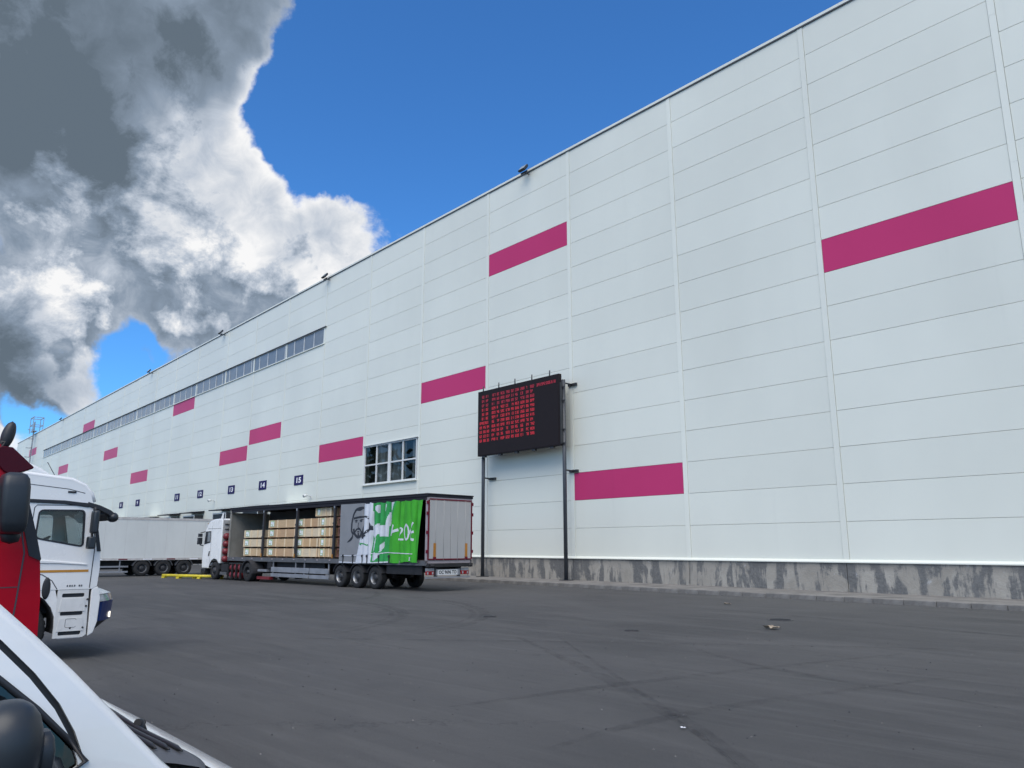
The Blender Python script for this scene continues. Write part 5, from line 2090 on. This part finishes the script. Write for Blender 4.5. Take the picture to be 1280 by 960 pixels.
# windscreen, roof, bonnet, cowl
xa, xb = VX - VW, VX
ws = [p for p in E1 if p[0] > -.2]
b = VB()
rings = []
for p in ws:
    ring = []
    for k in range(13):
        q = k / 12
        x = xa + .11 + (xb - xa - .22) * q
        s = 1 - (2 * q - 1) ** 2
        xx = tumble(xb if q > .5 else xa, *p)[0]
        x = (tumble(xa, *p)[0] + .11) * (1 - q) + (tumble(xb, *p)[0] - .11) * q
        ring.append((x, p[0] + .004 + .004 * s, p[1] + .004 + .004 * s))
    rings.append(ring)
b.loft(rings, 0, False, False, True)
b.build("windscreen", "van_glass", van)
b = VB()
rings = []
for (y, z) in [(-3.02, 2.02)] + [(-2, 2.05), (-.75, 2.06)] + [(-.40, 2.05), (-.19, 2.01)]:
    rings.append([(tumble(xa, y, z)[0] + .01 + (tumble(xb, y, z)[0] - tumble(xa, y, z)[0] - .02) * k / 12, y, z - .02 + .06 * (1 - (2 * k / 12 - 1) ** 2)) for k in range(13)])
b.loft(rings, 0, False, False, True)
b.build("roof", "van_white", van)
def edge_drop(k, n, amt):
    return amt * abs(2 * k / n - 1) ** 6


b = VB()
rings = []
for (y, z) in ((1.125, 1.085), (1.15, 1.085), (1.27, 1.01), (1.42, .89), (1.62, .75), (1.82, .62), (1.95, .48), (1.97, .34)):
    rings.append([(xa + .012 + (xb - xa - .024) * k / 20, y - edge_drop(k, 20, .03), z + .028 * (1 if y > 1.2 else .3 + .7 * abs(2 * k / 20 - 1) ** 8) - edge_drop(k, 20, .05 if y > 1.3 else -.012)) for k in range(21)])
b.loft(rings, 0, False, False, True)
b.build("bonnet", "van_white", van)
b = VB()
rings = []
for (y, z, e) in ((.80, 1.13, .03), (.88, 1.155, .03), (.95, 1.155, .028), (1.02, 1.138, .028), (1.09, 1.118, .026), (1.12, 1.10, .03), (1.125, 1.06, .03)):
    rings.append([(xa + .17 + (xb - xa - .34) * k / 20, y - edge_drop(k, 20, .05), z + (abs(2 * k / 20 - 1) ** 2) * e - edge_drop(k, 20, .012)) for k in range(21)])
b.loft(rings, 0, False, False, True)
cowl = b.build("wiper_cowl", "cowl_plastic", van)
for (y, z) in ((.965, 1.158), (1.01, 1.147), (1.055, 1.135)):
    b = VB()
    pts = []
    for k in range(1, 19):
        x = xa + .17 + (xb - xa - .34) * k / 20
        if x > xb - .30:
            continue
        pts.append((x, y - edge_drop(k, 20, .05), z + (abs(2 * k / 20 - 1) ** 2) * .027))
    b.tube(pts, [.009] * (len(pts) - 1) + [.003], 6)
    b.build("cowl_rib", "plastic_black", cowl)
b = VB()
b.cyl((VX - .93, 1.08, 1.11), (VX - .93, 1.07, 1.15), .026, 12, r1=.02)
b.cyl((VX - .95, 1.09, 1.14), (VX - .91, 1.06, 1.15), .016, 10)
b.build("wiper_pivot", "plastic_black", van)
b = VB()
b.box(xa + .05, xb - .05, 1.80, 2.0, .28, .50)
b.build("front_bumper", "van_white", van, bevel=.05, seg=3)
b = VB()
b.box(xa + .04, xb - .04, -3.2, -3.16, .4, 1.98)
b.build("rear_doors", "van_white", van)
VB().box(xa + .1, xb - .1, -3.1, 2.0, .25, .4).build("underbody", "chassis_black", van)
b = VB()
b.box(xa + .08, xb - .08, .45, .92, .8, 1.10)
b.build("dashboard", "dash_grey", van, bevel=.04)
for x in (xa + .25, xb - .75):
    b = VB()
    b.box(x, x + .5, -.55, 0, .5, .75)
    b.prism([(-.55, .75), (-.38, .75), (-.5, 1.45), (-.62, 1.45)], 'x', x, x + .5)
    b.build("seat", "seat_dark", van, bevel=.05)
VB().box(xa + .08, xb - .08, -.9, -.85, .4, 1.95).build("bulkhead", "seat_dark", van)
for sgn in (1, -1):
    xo_ = VX if sgn > 0 else VX - VW
    b = VB()
    rings = []
    for (t, s) in ((-.10, .5), (-.085, .8), (-.04, .97), (.01, 1.0), (.05, .95), (.08, .83), (.102, .62), (.113, .38), (.116, .1)):
        sec = rrect(-.075 * s, .075 * s, -.105 * s, .105 * s, .068 * s, 5)
        rings.append([(xo_ + sgn * (.20 + q[1]), .415 + q[0], 1.352 + t) for q in sec])
    b.loft(rings)
    mir = b.build("door_mirror", "plastic_mirror", van)
    b = VB()
    b.loft([[(xo_ + sgn * (.20 + q[1]), .50 + q[0] * .6, 1.33 + t) for q in rrect(-.035 * s, .035 * s, -.07 * s, .05 * s, .02 * s, 3)] for (t, s) in ((-.07, .6), (-.04, .95), (.01, 1.0), (.04, .8), (.055, .4))])
    b.tube([(xo_ - sgn * .02, .56, 1.23), (xo_ + sgn * .08, .53, 1.25), (xo_ + sgn * .18, .49, 1.29)], [.045, .04, .035])
    b.build("mirror_foot", "plastic_mirror", mir)

# ---- wood on the far side of the yard (seen only as reflections in the glass)
rnd = random.Random(5)
simple("leaf_green", (0.045, 0.075, 0.03), 0.7, var=0.35, vscale=.4)
b = MB()
for i in range(34):
    if i < 18:
        cx, cy, hh = -96 - i * 8.5 + rnd.uniform(-4, 4), -26 - i * .6 + rnd.uniform(-9, 5), rnd.uniform(15, 25)
    else:
        cx, cy, hh = -80 + (i - 18) * 15 + rnd.uniform(-5, 5), -125 + rnd.uniform(-14, 14), rnd.uniform(9, 17)
    b.cyl((cx, cy, 0), (cx, cy, hh * .6), .3, 6, r1=.12, caps=False)
    for k in range(130):
        a, u = rnd.random() * 6.283, rnd.random() ** .6
        z = hh * (.22 + .78 * rnd.random())
        rr = hh * .33 * math.sqrt(max(.05, 1 - ((z / hh - .55) / .5) ** 2)) * u
        p = Vector((cx + rr * math.cos(a), cy + rr * math.sin(a), z))
        d1_ = Vector((rnd.gauss(0, 1), rnd.gauss(0, 1), rnd.gauss(0, 1))).normalized() * rnd.uniform(.5, 1.2)
        d2_ = Vector((rnd.gauss(0, 1), rnd.gauss(0, 1), rnd.gauss(0, 1))).normalized() * rnd.uniform(.5, 1.2)
        b.add([tuple(p + d1_), tuple(p + d2_), tuple(p - d1_), tuple(p - d2_)], [(0, 1, 2, 3)])
o = b.build("far_woods", "leaf_green", kind='stuff')
o['label'] = "dark green trees across the yard, mirrored in the windows"
